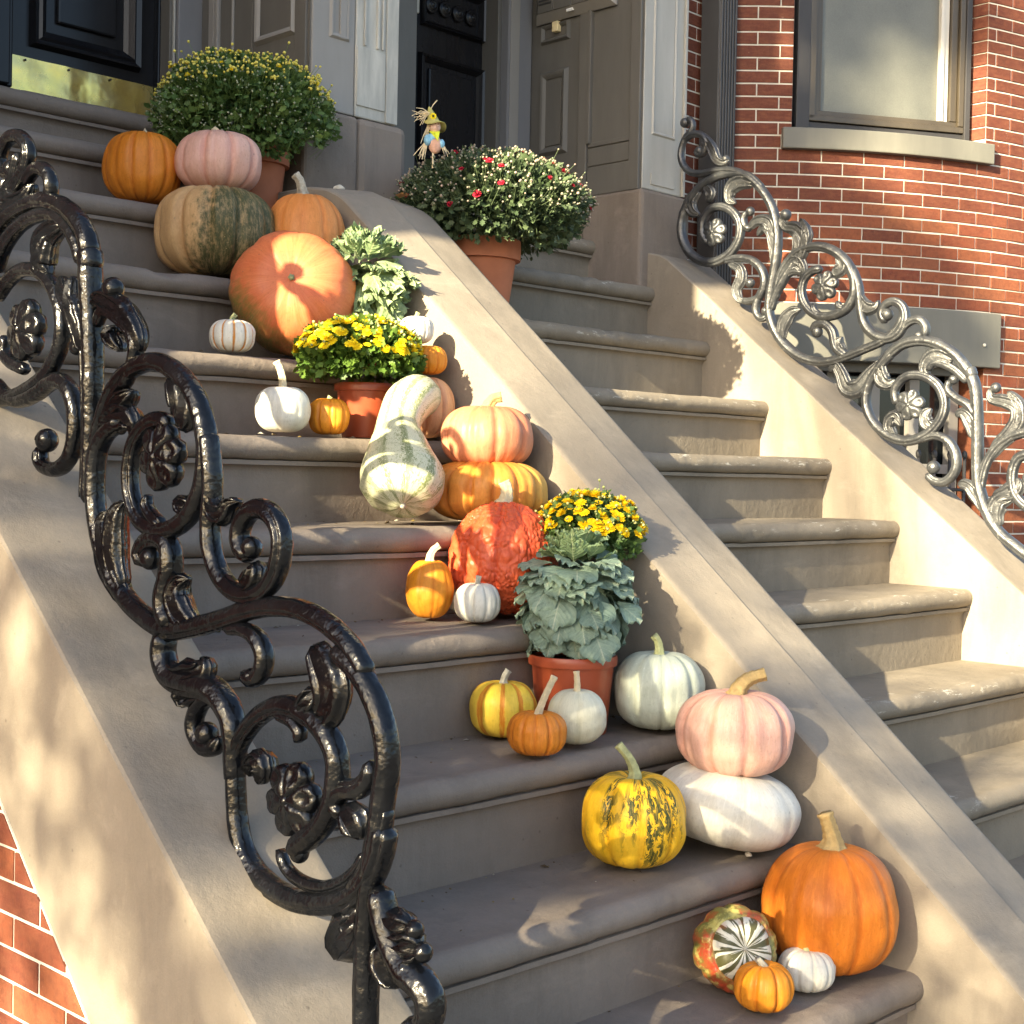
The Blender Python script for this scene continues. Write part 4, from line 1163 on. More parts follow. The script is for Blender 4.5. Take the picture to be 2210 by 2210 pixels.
petal_mesh = None
def rosette(parent, y, z, r, rot):
    global petal_mesh
    mb = MB()
    mb.ball((0, y, z), r * 0.27, 14, 9, (1.75, 1, 1))
    mb.prism([(y + 0.55 * r * math.cos(i * math.pi / 8), z + 0.55 * r * math.sin(i * math.pi / 8)) for i in range(16)], 'x', -0.006, 0.006)
    ro = mb.build('rosette', PAINT[0], parent, smooth=True, loc=(0, 0, 0))
    ro.modifiers.new('split', 'EDGE_SPLIT').split_angle = math.radians(50)
    if petal_mesh is None:
        rows = []
        for i in range(9):
            s = i / 8
            row = []
            for j in range(9):
                q = -1 + j / 4
                wd = 0.40 * math.sqrt(max(0.0, 1 - ((s - 0.60) / 0.405) ** 2)) if s > 0.60 else 0.16 + 0.24 * math.sin(s / 0.60 * math.pi / 2)
                dome = math.sqrt(max(0, 1 - q * q)) * math.sqrt(max(0, 1 - max(0, (s - 0.45) / 0.56) ** 2))
                dent = 0.34 * math.exp(-(((s - 0.64) / 0.22) ** 2 + (q / 0.48) ** 2))
                row.append((-(0.08 + 0.58 * dome - dent), wd * q, 0.14 + 0.90 * s))
            rows.append(row)
        fm = MB().grid(rows)
        back = [[(0.06 if k else 0.06, p[1], p[2]) for p in r_] for k, r_ in enumerate(rows)]
        k0 = len(fm.v)
        fm.grid([[(-p[0], p[1], p[2]) for p in r_] for r_ in rows])
        edge = [(i, 0) for i in range(9)] + [(8, j) for j in range(1, 9)] + [(i, 8) for i in range(7, -1, -1)]
        for (a, b), (c, d) in zip(edge, edge[1:]):
            fm.f.append((a * 9 + b, c * 9 + d, k0 + c * 9 + d, k0 + a * 9 + b))
        petal_mesh = bpy.data.meshes.new('petal')
        petal_mesh.from_pydata(fm.v, [], fm.f)
        bm = bmesh.new(); bm.from_mesh(petal_mesh); bmesh.ops.recalc_face_normals(bm, faces=bm.faces); bm.to_mesh(petal_mesh); bm.free()
        petal_mesh.materials.append(None)
        petal_mesh.shade_smooth()
    for i in range(6):
        o = bpy.data.objects.new('petal', petal_mesh)
        COL.objects.link(o)
        o.material_slots[0].link = 'OBJECT'
        o.material_slots[0].material = M[PAINT[0]]
        o.parent = ro
        o.location = (0, y, z)
        o.rotation_euler = (rot + i * 2 * math.pi / 6, 0, 0)
        o.scale = (r * 0.62, r * 1.02, r)
    return ro

def add_rail(root, data, off=(0, 0), ros=0.047):
    for kind, w, yz in data:
        if kind == 'b':
            (y, z), r = yz[0], max(w, 0.011) * (1.0 if w > 0.012 else 1.1)
            mb = MB().ball((0, y + off[0], z + off[1]), r, 16, 10, (0.95, 1, 1))
            sp = [(-r * 0.80 * math.cos(i * 0.16), y + off[0] + r * (0.30 + 0.035 * i) * math.cos(i * 0.5), z + off[1] + r * (0.30 + 0.035 * i) * math.sin(i * 0.5)) for i in range(13)]
            mb.tube(sp, r * 0.16, 6)
            mb.build('volute', PAINT[0], root, smooth=True, loc=(0, 0, 0))
        elif kind == 'r':
            rosette(root, yz[0][0] + off[0], yz[0][1] + off[1], ros, 0.3)
        elif kind == 'c':
            (ya, za), (yb, zb) = yz
            d = Vector((0, yb - ya, zb - za)).normalized()
            c = Vector((0, (ya + yb) / 2 + off[0], (za + zb) / 2 + off[1]))
            mb = MB().tube([c - d * 0.013, c - d * 0.010, c - d * 0.004, c, c + d * 0.004, c + d * 0.010, c + d * 0.016], [0.016, 0.0185, 0.0195, 0.0185, 0.0195, 0.0185, 0.0155], 18)
            mb.build('collar', PAINT[0], root, smooth=True, loc=(0, 0, 0))
        else:
            rail_sweep(kind, w, yz, off).build('scroll' if kind == 's' else 'leaf', PAINT[0], root, smooth=True, loc=(0, 0, 0))

rail_l = thing('iron_railing', 'glossy black cast iron railing of scrolls and rosettes in the left foreground', 'railing', (-1.275, 0, 0))
add_rail(rail_l, LEFT_RAIL)
add_rail(rail_l, [e for e in RIGHT_RAIL if e[2][0][0] + e[2][-1][0] > 2.42], (-0.137, -0.036))
PAINT[:] = ['rail_paint_sunlit', 1.12]
rail_r = thing('iron_railing', 'silvery sunlit cast iron railing of scrolls on the right wall before the brick bay', 'railing', (1.675, 0, 0))
add_rail(rail_r, RIGHT_RAIL)
add_rail(rail_r, [e for e in LEFT_RAIL if sum(p[0] for p in e[2]) / len(e[2]) < 0.40], (0.128, 0.030))

# ------------------------------------------------------------------ pumpkins and squashes
def pmat(name, base, base2, valley=None, green=None, rough=0.47, streak=0.75, spots=None, cloud=None, stripes=None, bump=0.22, flecks=None, toward=None, gthr=(0.5, 0.62), gscale=3.0):
    """skin: meridian streaks, clouds, green patches, stripes along the rib valleys, freckles"""
    t = NT(name, rough + 0.08, 0.28)
    p = t.obj()
    x, y, z = t.sep(p)[:3]
    ln = t.math('SQRT', t.math('ADD', t.math('ADD', t.math('MULTIPLY', x, x), t.math('MULTIPLY', y, y)), 1e-5))
    dirv = t.comb(t.math('DIVIDE', x, ln), t.math('DIVIDE', y, ln), t.math('MULTIPLY', z, 2.2))
    st = t.noise(dirv, 7.0, 6, 0.65)
    c = t.mix(t.ramp(st, [(0.30, 0.0), (0.72, streak)]), base, base2)
    cl = t.noise(p, 16, 5, 0.6)
    c = t.mix(t.ramp(cl, [(0.35, 0.0), (0.75, 0.55)]), c, cloud if cloud else tuple(v * 0.72 for v in base))
    c = t.mix(t.ramp(t.noise(p, 5.5, 3, 0.5), [(0.42, 0.0), (0.72, 0.5)]), c, tuple(min(1, v * 1.12 + 0.015) for v in base2))
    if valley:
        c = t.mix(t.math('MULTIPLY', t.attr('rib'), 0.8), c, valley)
    if stripes:
        r = t.math('ADD', t.attr('rib'), t.math('MULTIPLY', t.math('SUBTRACT', t.noise(p, 55, 5, 0.7), 0.5), 0.55))
        c = t.mix(t.ramp(r, [(stripes[1], 0.0), (stripes[1] + 0.12, 1.0)]), c, stripes[0])
    if green:
        gv = t.noise(p, gscale * 4, 7, 0.68)
        if toward is not None:
            dp = t.n('ShaderNodeVectorMath', operation='DOT_PRODUCT')
            t.put(dp.inputs[0], p)
            dp.inputs[1].default_value = toward
            gv = t.math('ADD', t.math('MULTIPLY', gv, 0.55), dp.outputs['Value'])
            gv = t.math('ADD', gv, t.math('MULTIPLY', t.math('SUBTRACT', t.noise(dirv, 13, 5, 0.7), 0.5), 0.30))
        c = t.mix(t.ramp(gv, [(gthr[0], 0.0), (gthr[1], 0.95)]), c, green)
    if flecks:
        col, sc_, th, band = flecks
        fn = t.noise(t.comb(t.math('DIVIDE', x, ln), t.math('DIVIDE', y, ln), t.math('MULTIPLY', z, 6.0)), sc_, 3, 0.75, 0.6)
        bandm = t.ramp(t.noise(dirv, band, 2), [(0.46, 0.0), (0.56, 1.0)])
        f = t.math('MULTIPLY', t.ramp(fn, [(th, 0.0), (th + 0.03, 1.0)]), bandm)
        c = t.mix(f, c, col)
    if spots:
        c = t.mix(t.ramp(t.voro(p, spots[1]), [(0.06, 0.8), (0.12, 0.0)]), c, spots[0])
    dust = t.noise(p, 170, 4, 0.7)
    c = t.mix(t.ramp(dust, [(0.53, 0.0), (0.8, 0.6)]), c, tuple(v * 0.62 for v in base))
    fine = t.noise(dirv, 22, 5, 0.7)
    c = t.mix(t.ramp(fine, [(0.46, 0.0), (0.72, 0.42)]), c, tuple(min(1, v * 1.25 + 0.02) for v in base2))
    scar = t.noise(t.mapping(p, (1, 1, 0.3)), 34, 6, 0.8)
    pit = t.voro(t.mapping(p, (1, 1, 0.7)), 42)
    c = t.mix(t.math('MULTIPLY', t.ramp(pit, [(0.05, 0.8), (0.11, 0.0)]), t.ramp(t.noise(p, 14, 2), [(0.50, 0.0), (0.60, 1.0)])), c, tuple(v * 0.45 + 0.05 for v in base))
    c = t.mix(t.ramp(scar, [(0.66, 0.0), (0.71, 0.55)]), c, tuple(v * 0.6 + 0.12 for v in base))
    t.color(c)
    t.rough(t.ramp(cl, [(0.3, rough * 0.8), (0.8, rough * 1.25)]))
    b = t.bump(t.noise(p, 45, 4, 0.6), bump, 0.004)
    t.bump(t.noise(dirv, 26, 4, 0.6), bump * 0.9, 0.003, b)
    t.b.inputs['Subsurface Weight'].default_value = 0.0
    M[name] = t.m
    return name

def local_dir(up, w):
    q = Vector((0, 0, 1)).rotation_difference(Vector(up).normalized())
    return tuple(q.inverted() @ Vector(w))
HUB = local_dir((-0.62, -0.74, 0.20), (-2.6, 2.4, -3.2))
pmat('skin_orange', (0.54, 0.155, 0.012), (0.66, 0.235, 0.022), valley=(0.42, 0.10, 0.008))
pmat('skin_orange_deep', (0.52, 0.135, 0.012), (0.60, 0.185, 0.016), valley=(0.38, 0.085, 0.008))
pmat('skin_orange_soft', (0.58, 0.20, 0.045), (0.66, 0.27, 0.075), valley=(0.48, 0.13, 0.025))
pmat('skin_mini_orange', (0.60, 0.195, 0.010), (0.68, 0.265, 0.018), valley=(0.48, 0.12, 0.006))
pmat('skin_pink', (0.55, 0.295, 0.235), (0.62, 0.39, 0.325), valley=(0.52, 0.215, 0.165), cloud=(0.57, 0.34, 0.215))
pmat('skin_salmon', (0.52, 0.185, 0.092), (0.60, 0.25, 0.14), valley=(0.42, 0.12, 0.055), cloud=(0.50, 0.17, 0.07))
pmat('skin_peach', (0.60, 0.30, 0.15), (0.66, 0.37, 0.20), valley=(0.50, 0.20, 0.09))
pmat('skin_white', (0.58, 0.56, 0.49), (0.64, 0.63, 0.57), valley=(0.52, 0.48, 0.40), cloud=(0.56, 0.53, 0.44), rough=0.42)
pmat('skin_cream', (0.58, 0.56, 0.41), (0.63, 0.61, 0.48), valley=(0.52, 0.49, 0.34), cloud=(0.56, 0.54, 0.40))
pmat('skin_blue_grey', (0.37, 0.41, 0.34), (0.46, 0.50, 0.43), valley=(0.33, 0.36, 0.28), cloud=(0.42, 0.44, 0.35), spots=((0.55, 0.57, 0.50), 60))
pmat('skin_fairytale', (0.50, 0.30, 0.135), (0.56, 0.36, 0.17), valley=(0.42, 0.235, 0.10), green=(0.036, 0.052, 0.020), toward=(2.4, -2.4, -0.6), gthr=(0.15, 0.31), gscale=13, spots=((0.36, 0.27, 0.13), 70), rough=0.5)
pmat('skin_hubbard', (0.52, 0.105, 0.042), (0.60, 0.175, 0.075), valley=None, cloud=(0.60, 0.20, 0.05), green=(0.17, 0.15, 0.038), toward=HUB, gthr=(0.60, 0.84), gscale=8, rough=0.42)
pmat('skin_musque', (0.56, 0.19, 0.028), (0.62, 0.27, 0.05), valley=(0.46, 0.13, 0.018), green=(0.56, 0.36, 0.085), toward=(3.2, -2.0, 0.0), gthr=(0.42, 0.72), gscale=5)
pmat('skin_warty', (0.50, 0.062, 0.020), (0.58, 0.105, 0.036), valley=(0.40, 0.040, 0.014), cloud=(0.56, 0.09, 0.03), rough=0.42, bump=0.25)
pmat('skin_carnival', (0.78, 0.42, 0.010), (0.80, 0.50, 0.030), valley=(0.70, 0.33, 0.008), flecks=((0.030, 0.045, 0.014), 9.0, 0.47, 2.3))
pmat('skin_yellow_striped', (0.72, 0.46, 0.035), (0.78, 0.54, 0.07), stripes=((0.62, 0.205, 0.016), 0.18), cloud=(0.66, 0.44, 0.05))
pmat('skin_white_striped', (0.72, 0.67, 0.56), (0.77, 0.73, 0.64), stripes=((0.60, 0.24, 0.035), 0.33), spots=((0.58, 0.40, 0.17), 90))
def gourd_mat():
    t = NT('skin_cushaw', 0.36, 0.45)
    ua, va = t.attr('lon'), t.attr('lat')
    ang = t.math('MULTIPLY', ua, 2 * math.pi)
    cv = t.comb(t.math('COSINE', ang), t.math('SINE', ang), t.math('MULTIPLY', va, 0.9))
    band = t.noise(cv, 3.4, 2, 0.5)
    wob = t.noise(t.comb(t.math('MULTIPLY', t.math('COSINE', ang), 1.7), t.math('MULTIPLY', t.math('SINE', ang), 1.7), t.math('MULTIPLY', va, 5.5)), 12.0, 6, 0.78, 1.0)
    wav = t.math('SINE', t.math('ADD', t.math('MULTIPLY', ua, 2 * math.pi * 10), t.math('MULTIPLY', wob, 5.0)))
    f = t.math('ADD', t.math('MULTIPLY', t.ramp(wav, [(0.0, 0.0), (0.9, 1.0)]), 0.40), t.math('MULTIPLY', t.math('SUBTRACT', wob, 0.45), 3.6))
    f = t.math('MULTIPLY', t.ramp(f, [(0.30, 0.0), (0.48, 0.9)]), t.ramp(band, [(0.30, 0.5), (0.55, 1.0)]))
    c = t.mix(f, (0.52, 0.52, 0.37), (0.110, 0.145, 0.040))
    c = t.mix(t.ramp(t.noise(t.obj(), 30, 4), [(0.5, 0.0), (0.8, 0.35)]), c, (0.52, 0.50, 0.30))
    t.color(c)
    t.bump(t.noise(t.obj(), 60, 3), 0.1, 0.003)
    M['skin_cushaw'] = t.m
gourd_mat()
def turban_mat():
    t = NT('skin_turban', 0.4, 0.45)
    p = t.obj()
    ua, va = t.attr('lon'), t.attr('lat')
    ang = t.math('MULTIPLY', ua, 2 * math.pi)
    cv = t.comb(t.math('COSINE', ang), t.math('SINE', ang), t.math('MULTIPLY', va, 0.7))
    n1 = t.noise(cv, 5.0, 5, 0.7, 0.8)
    wav = t.math('SINE', t.math('ADD', t.math('MULTIPLY', ua, 2 * math.pi * 15), t.math('MULTIPLY', t.noise(cv, 2.2, 3, 0.6), 14.0)))
    dirc = t.sep(cv)
    fw_ = t.noise(t.comb(t.math('MULTIPLY', t.math('COSINE', ang), 6.0), t.math('MULTIPLY', t.math('SINE', ang), 6.0), t.math('MULTIPLY', va, 3.0)), 2.2, 5, 0.7)
    dark = t.math('ADD', t.math('MULTIPLY', wav, 0.30), t.math('ADD', t.math('MULTIPLY', fw_, 1.1), -0.10))
    cap = t.mix(t.ramp(dark, [(0.40, 0.0), (0.52, 1.0)]), (0.66, 0.63, 0.52), (0.085, 0.080, 0.030))
    cap = t.mix(t.ramp(t.noise(p, 17, 3), [(0.60, 0.0), (0.72, 0.8)]), cap, (0.32, 0.060, 0.022))
    body = t.mix(t.ramp(t.noise(p, 19, 6, 0.7), [(0.42, 0.0), (0.56, 1.0)]), (0.40, 0.055, 0.022), (0.16, 0.15, 0.035))
    body = t.mix(t.ramp(t.noise(p, 30, 6, 0.7), [(0.52, 0.0), (0.62, 0.9)]), body, (0.46, 0.40, 0.12))
    c = t.mix(t.ramp(va, [(0.655, 0.0), (0.672, 1.0)]), body, cap)
    rim = t.ramp(va, [(0.630, 0.0), (0.652, 1.0), (0.672, 1.0), (0.69, 0.0)])
    c = t.mix(t.math('MULTIPLY', rim, 0.7), c, (0.42, 0.38, 0.22))
    t.color(c)
    t.bump(t.noise(p, 60, 5, 0.7), 0.3, 0.004)
    M['skin_turban'] = t.m
turban_mat()
simple('stem_tan', (0.30, 0.215, 0.095), 0.75, 0.2, 0.5, 70, 0.7)
simple('stem_grey', (0.24, 0.225, 0.185), 0.8, 0.2, 0.7, 70, 0.7)
simple('stem_pale', (0.44, 0.375, 0.25), 0.75, 0.2, 0.3, 70, 0.5)
simple('stem_green', (0.24, 0.25, 0.13), 0.7, 0.2, 0.5, 70, 0.5)

def skin_mesh(R, Rz, n, depth, seed, e1=0.90, e2=0.94, dip=0.16, dipb=0.10, lump=0.045, nu=120, nv=56, rough_fn=None, ribpow=3.0, sag=0.0):
    nu = max(nu, n * 9)
    rs = random.Random(seed)
    ph = [rs.uniform(-0.5, 0.5) for _ in range(6)]
    amp = [rs.uniform(0.6, 1.15) for _ in range(n)]
    rows, rib, lon, lat = [], [], [], []
    for i in range(nv + 1):
        th = -math.pi / 2 + math.pi * i / nv
        c, s = max(0.0, math.cos(th)), math.sin(th)
        rho = R * c ** e1
        z = Rz * math.copysign(abs(s) ** e2, s)
        row = []
        for j in range(nu):
            u = j / nu
            a = 2 * math.pi * u
            aw = a + (0.9 / max(n, 4)) * (math.sin(a * 2 + ph[0] * 6) + 0.7 * math.sin(a * 3 + ph[1] * 6)) * 0.45
            v = ((1 - abs(math.sin(n * aw / 2))) ** ribpow) * amp[int(round(n * aw / (2 * math.pi))) % n] + 0.22 * (1 - abs(math.sin(n * aw + 0.7))) ** 5
            k = 1 - depth * v * (0.30 + 0.70 * c)
            q = Vector((math.cos(a), math.sin(a), z / max(R, 1e-4)))
            k *= 1 + lump * mnoise.noise(q * 1.3 + Vector((seed, 2, 5))) + lump * 0.5 * mnoise.noise(q * 3.1 + Vector((seed, 7, 1)))
            k += ph[2] * 0.05 * math.cos(a + ph[3] * 6)
            rr = rho * k
            zz = z
            x = rr / R
            if s > 0: zz -= dip * Rz * math.exp(-(x / 0.34) ** 2) - 0.0 
            else: zz += dipb * Rz * math.exp(-(x / 0.45) ** 2)
            zz -= depth * 0.6 * v * Rz * (c ** 0.5) * (1 if s > 0 else -1) * abs(s)
            if rough_fn:
                f = rough_fn(Vector((rr * math.cos(a), rr * math.sin(a), zz)), v)
                rr *= 1 + f
                zz *= 1 + f
            row.append((rr * math.cos(a), rr * math.sin(a), zz + sag * rr * math.cos(a)))
            rib.append(v); lon.append(u); lat.append(i / nv)
        rows.append(row)
    mb = MB().grid(rows, close_u=True, cap=True)
    me = bpy.data.meshes.new('skin')
    me.from_pydata(mb.v, [], mb.f)
    bm = bmesh.new(); bm.from_mesh(me); bmesh.ops.recalc_face_normals(bm, faces=bm.faces); bm.to_mesh(me); bm.free()
    for nm, arr in (('rib', rib), ('lon', lon), ('lat', lat)):
        at = me.attributes.new(nm, 'FLOAT', 'POINT')
        at.data.foreach_set('value', np.array(arr, np.float32))
    return me

def stem(parent, base, pts, r0, r1, mat, flare=1.9, lobes=5):
    P = catmull([Vector(base)] + [Vector(base) + Vector(p) for p in pts], 0.0035)
    n = len(P)
    rad = []
    for i in range(n):
        s = i / (n - 1)
        r = r0 + (r1 - r0) * min(1, s * 1.15)
        r *= 1 + (flare - 1) * math.exp(-s * 7)
        if s > 0.93: r *= 1.12
        rad.append(r * (1 + 0.05 * math.sin(i * 1.9)))
    MB().tube(P, rad, 20, lobes, 0.16, 0.035).build('stem', mat, parent, smooth=True, loc=(0, 0, 0))

def pumpkin(label, geo, n, depth, skin, seed, st=None, up=(0, 0, 1), spin=0.0, cat='pumpkin', name='pumpkin', group='pumpkins set out on the left steps', **kw):
    (c, R, Rz) = geo
    me = skin_mesh(R, Rz, n, depth, seed, **kw)
    o = link(name, me, skin, None, True)
    o.location = c
    q = Vector((0, 0, 1)).rotation_difference(Vector(up).normalized())
    o.rotation_mode = 'QUATERNION'
    o.rotation_quaternion = q @ Quaternion((0, 0, 1), spin)
    tag(o, label, cat, group)
    if st:
        pts, r0, r1, mat = st[:4]
        dip = kw.get('dip', 0.16)
        base = (0, 0, Rz * (1 - dip) - 0.004)
        iq = (q @ Quaternion((0, 0, 1), spin)).inverted()
        stem(o, base, [iq @ Vector(p) for p in pts], r0, r1, mat, *(st[4:] if len(st) > 4 else ()))
    return o

# camera-right and camera-left in plan, for stems that lean one way in the picture
RT = Vector((0.696, -0.717, 0.0))
def lean(*pr):
    return [RT * a + Vector((0, 0, b)) + Vector((-0.717, -0.696, 0)) * c for a, b, c in pr]

TOCAM = Vector((-0.60, -0.77, 0.0))
pumpkin('ribbed orange pumpkin at the back beside the big green mum', ((-0.3665, 2.0000, 1.6265), 0.0986, 0.0945), 13, 0.085, 'skin_orange', 1, (lean((0.004, 0.008, 0), (0.012, 0.014, 0)), 0.010, 0.011, 'stem_pale'), e2=0.80)
pumpkin('pale pink ribbed pumpkin stacked on the green and tan one', ((-0.2393, 1.8600, 1.6428), 0.1084, 0.0805), 10, 0.12, 'skin_pink', 2, (lean((-0.006, 0.012, 0), (-0.014, 0.020, 0)), 0.012, 0.010, 'stem_pale'), e2=0.80)
pumpkin('big ribbed pumpkin half tan and half dark green', ((-0.2945, 1.7820, 1.4528), 0.1505, 0.1178), 11, 0.15, 'skin_fairytale', 3, None, spin=0.0, e2=0.80, dip=0.3)
pumpkin('plain orange pumpkin with a tall grey stem against the wall', ((-0.098, 1.685, 1.448), 0.103, 0.125), 11, 0.05, 'skin_orange_soft', 4, (lean((-0.006, 0.020, 0), (-0.013, 0.048, 0), (-0.026, 0.066, 0)), 0.012, 0.010, 'stem_grey'))
pumpkin('large orange red squash lying on its side with a greenish belly', ((-0.262, 1.513, 1.292), 0.147, 0.112), 8, 0.035, 'skin_hubbard', 5, (lean((0.0, 0.001, 0.004), (0.001, 0.002, 0.010)), 0.007, 0.006, 'stem_green', 1.4), up=(-0.62, -0.74, 0.20), dip=0.10, lump=0.05, e1=0.80)
pumpkin('tiny white pumpkin with orange stripes beside the orange red squash', ((-0.4582, 1.4750, 1.1706), 0.0508, 0.0396), 12, 0.11, 'skin_white_striped', 6, (lean((0.0, 0.010, 0), (0.008, 0.020, 0)), 0.006, 0.005, 'stem_green'), e2=0.75)
pumpkin('small bright white pumpkin on top of a little stack by the wall', ((-0.098, 1.262, 1.204), 0.040, 0.034), 11, 0.10, 'skin_white', 8, (lean((0.0, 0.008, 0), (0.003, 0.016, 0)), 0.005, 0.0045, 'stem_green'), e2=0.78)
pumpkin('little orange striped pumpkin squeezed under the white one', ((-0.072, 1.250, 1.136), 0.045, 0.036), 11, 0.09, 'skin_mini_orange', 9, None, e2=0.8)
pumpkin('peach coloured ribbed pumpkin at the foot of the little stack', ((-0.080, 1.262, 1.026), 0.079, 0.077), 12, 0.10, 'skin_peach', 10, None, e2=0.85)
pumpkin('smooth white pumpkin with a long pale stem beside the potted yellow mum', ((-0.4818, 1.2550, 1.0024), 0.0589, 0.0524), 8, 0.035, 'skin_white', 11, (lean((0.0, 0.022, 0), (-0.006, 0.046, 0), (-0.014, 0.062, 0)), 0.0075, 0.007, 'stem_pale', 1.3), e2=0.82)
pumpkin('bright orange mini pumpkin just left of the terracotta trough pot', ((-0.3640, 1.2450, 0.9926), 0.0454, 0.0426), 9, 0.15, 'skin_mini_orange', 12, (lean((0.0, 0.006, 0), (0.003, 0.012, 0)), 0.005, 0.005, 'stem_green'), e2=0.75)
pumpkin('salmon pumpkin resting on the flat orange and yellow pumpkin', ((-0.118, 1.005, 0.9555), 0.101, 0.073), 9, 0.10, 'skin_salmon', 13, (lean((0.004, 0.014, 0), (0.014, 0.026, 0), (0.030, 0.030, 0)), 0.012, 0.010, 'stem_tan'), e2=0.82)
pumpkin('wide flat ribbed pumpkin, orange turning yellow on its right', ((-0.124, 0.995, 0.838), 0.132, 0.072), 14, 0.15, 'skin_musque', 14, None, e2=0.78, dip=0.3)
def warts(p, v):
    pq = Vector((p.x * 105, p.y * 105, p.z * 78)) + 0.9 * Vector((mnoise.noise(p * 45), mnoise.noise(p * 45 + Vector((9, 0, 0))), mnoise.noise(p * 45 + Vector((0, 9, 0)))))
    w = mnoise.voronoi(pq)[0]
    w2 = mnoise.voronoi(pq * 0.55 + Vector((3, 7, 1)))[0]
    mk = max(0.0, min(1.0, 0.5 + 2.2 * mnoise.noise(p * 13)))
    d = (w[1] - w[0]) * (1 - mk) + (w2[1] - w2[0]) * mk
    a = max(0, min(1, d * 2.2)) ** 0.7
    b = max(0, mnoise.noise(p * 40 + Vector((5, 1, 2))))
    return 0.050 * a * (0.55 + 0.9 * abs(mnoise.noise(p * 17))) + 0.016 * b
pumpkin('knobbly red orange warty pumpkin with a thick pale stem', ((-0.2130, 0.8550, 0.6995), 0.1104, 0.1215), 10, 0.05, 'skin_warty', 15, (lean((0.004, 0.016, 0), (0.004, 0.034, 0), (-0.002, 0.048, 0)), 0.012, 0.011, 'stem_pale', 1.7), rough_fn=warts, nu=330, nv=200, dip=0.04, e2=1.02, e1=1.12)
pumpkin('small oblong orange pumpkin left of the warty red one', ((-0.3811, 0.8950, 0.6420), 0.0482, 0.0640), 9, 0.035, 'skin_mini_orange', 16, (lean((0.0, 0.014, 0), (0.006, 0.028, 0), (0.018, 0.038, 0)), 0.0075, 0.006, 'stem_pale', 1.6), e2=0.95, e1=0.95)
pumpkin('mini white pumpkin in front of the warty red one', ((-0.3399, 0.8000, 0.6198), 0.0461, 0.0418), 10, 0.11, 'skin_white', 17, (lean((0.0, 0.012, 0), (0.002, 0.022, 0)), 0.005, 0.005, 'stem_grey'), e2=0.80)
pumpkin('yellow pumpkin with orange stripes down its ribs', ((-0.3851, 0.6800, 0.4286), 0.0645, 0.0566), 9, 0.05, 'skin_yellow_striped', 18, (lean((0.0, 0.010, 0), (0.003, 0.020, 0), (0.009, 0.030, 0)), 0.006, 0.006, 'stem_grey'), e2=0.82, spin=0.35)
pumpkin('squat orange mini pumpkin with a very long pale stem', ((-0.4695, 0.5120, 0.4142), 0.0533, 0.0422), 13, 0.11, 'skin_orange', 19, (lean((0.005, 0.018, 0), (0.016, 0.046, 0), (0.030, 0.076, 0)), 0.0055, 0.0055, 'stem_pale', 1.6), e2=0.78, dip=0.3)
pumpkin('round cream white pumpkin before the red brown pot', ((-0.3352, 0.5370, 0.4269), 0.0561, 0.0549), 8, 0.02, 'skin_cream', 20, (lean((0.0, 0.020, 0), (-0.002, 0.042, 0)), 0.0055, 0.005, 'stem_pale', 1.5), e2=0.97, e1=0.97)
pumpkin('grey green pumpkin between the kale pot and the wall', ((-0.0892, 0.5400, 0.4538), 0.0905, 0.0818), 8, 0.085, 'skin_blue_grey', 21, (lean((0.0, 0.018, 0), (-0.004, 0.034, 0), (-0.012, 0.044, 0)), 0.008, 0.007, 'stem_green'), e2=0.82)
pumpkin('glossy pale pink pumpkin with a curved tan stem, on a flat white squash', ((-0.138, 0.318, 0.4045), 0.109, 0.083), 9, 0.11, 'skin_pink', 22, (lean((0.006, 0.018, 0), (0.022, 0.034, 0), (0.052, 0.044, 0)), 0.014, 0.011, 'stem_tan', 1.5), e2=0.80, spin=0.5)
pumpkin('flat oval white squash tilted under the pale pink pumpkin', ((-0.142, 0.325, 0.268), 0.133, 0.075), 8, 0.035, 'skin_white', 23, None, up=(0.120, -0.126, 1.0), e2=0.86, lump=0.05, cat='squash', name='squash')
pumpkin('yellow pumpkin flecked with dark green broken stripes', ((-0.3721, 0.3650, 0.2708), 0.0933, 0.0868), 9, 0.05, 'skin_carnival', 24, (lean((0.0, 0.018, 0), (-0.010, 0.042, 0), (-0.030, 0.066, 0)), 0.009, 0.007, 'stem_green', 1.9), e2=0.82, dip=0.2, spin=1.2)
pumpkin('big smooth orange pumpkin with a thick ridged tan stem', ((-0.1198, 0.1190, 0.1177), 0.1205, 0.1177), 12, 0.035, 'skin_orange_deep', 25, (lean((0.0, 0.020, 0), (-0.006, 0.044, 0), (-0.014, 0.066, 0)), 0.0145, 0.012, 'stem_tan', 2.3, 6), e2=0.93, dip=0.10)
pumpkin('bright orange mini pumpkin with a dark broken stem, on the lowest step', ((-0.3602, 0.0920, 0.0407), 0.0487, 0.0407), 9, 0.13, 'skin_mini_orange', 26, (lean((-0.004, 0.007, 0.004), (-0.014, 0.018, 0.006)), 0.0065, 0.005, 'stem_grey', 1.2), e2=0.80)
pumpkin('mini white pumpkin leaning on the big orange one, on the lowest step', ((-0.2232, 0.0980, 0.0376), 0.0499, 0.0376), 11, 0.10, 'skin_white', 27, (lean((0.0, 0.010, 0), (0.002, 0.020, 0)), 0.0065, 0.006, 'stem_green'), e2=0.82)

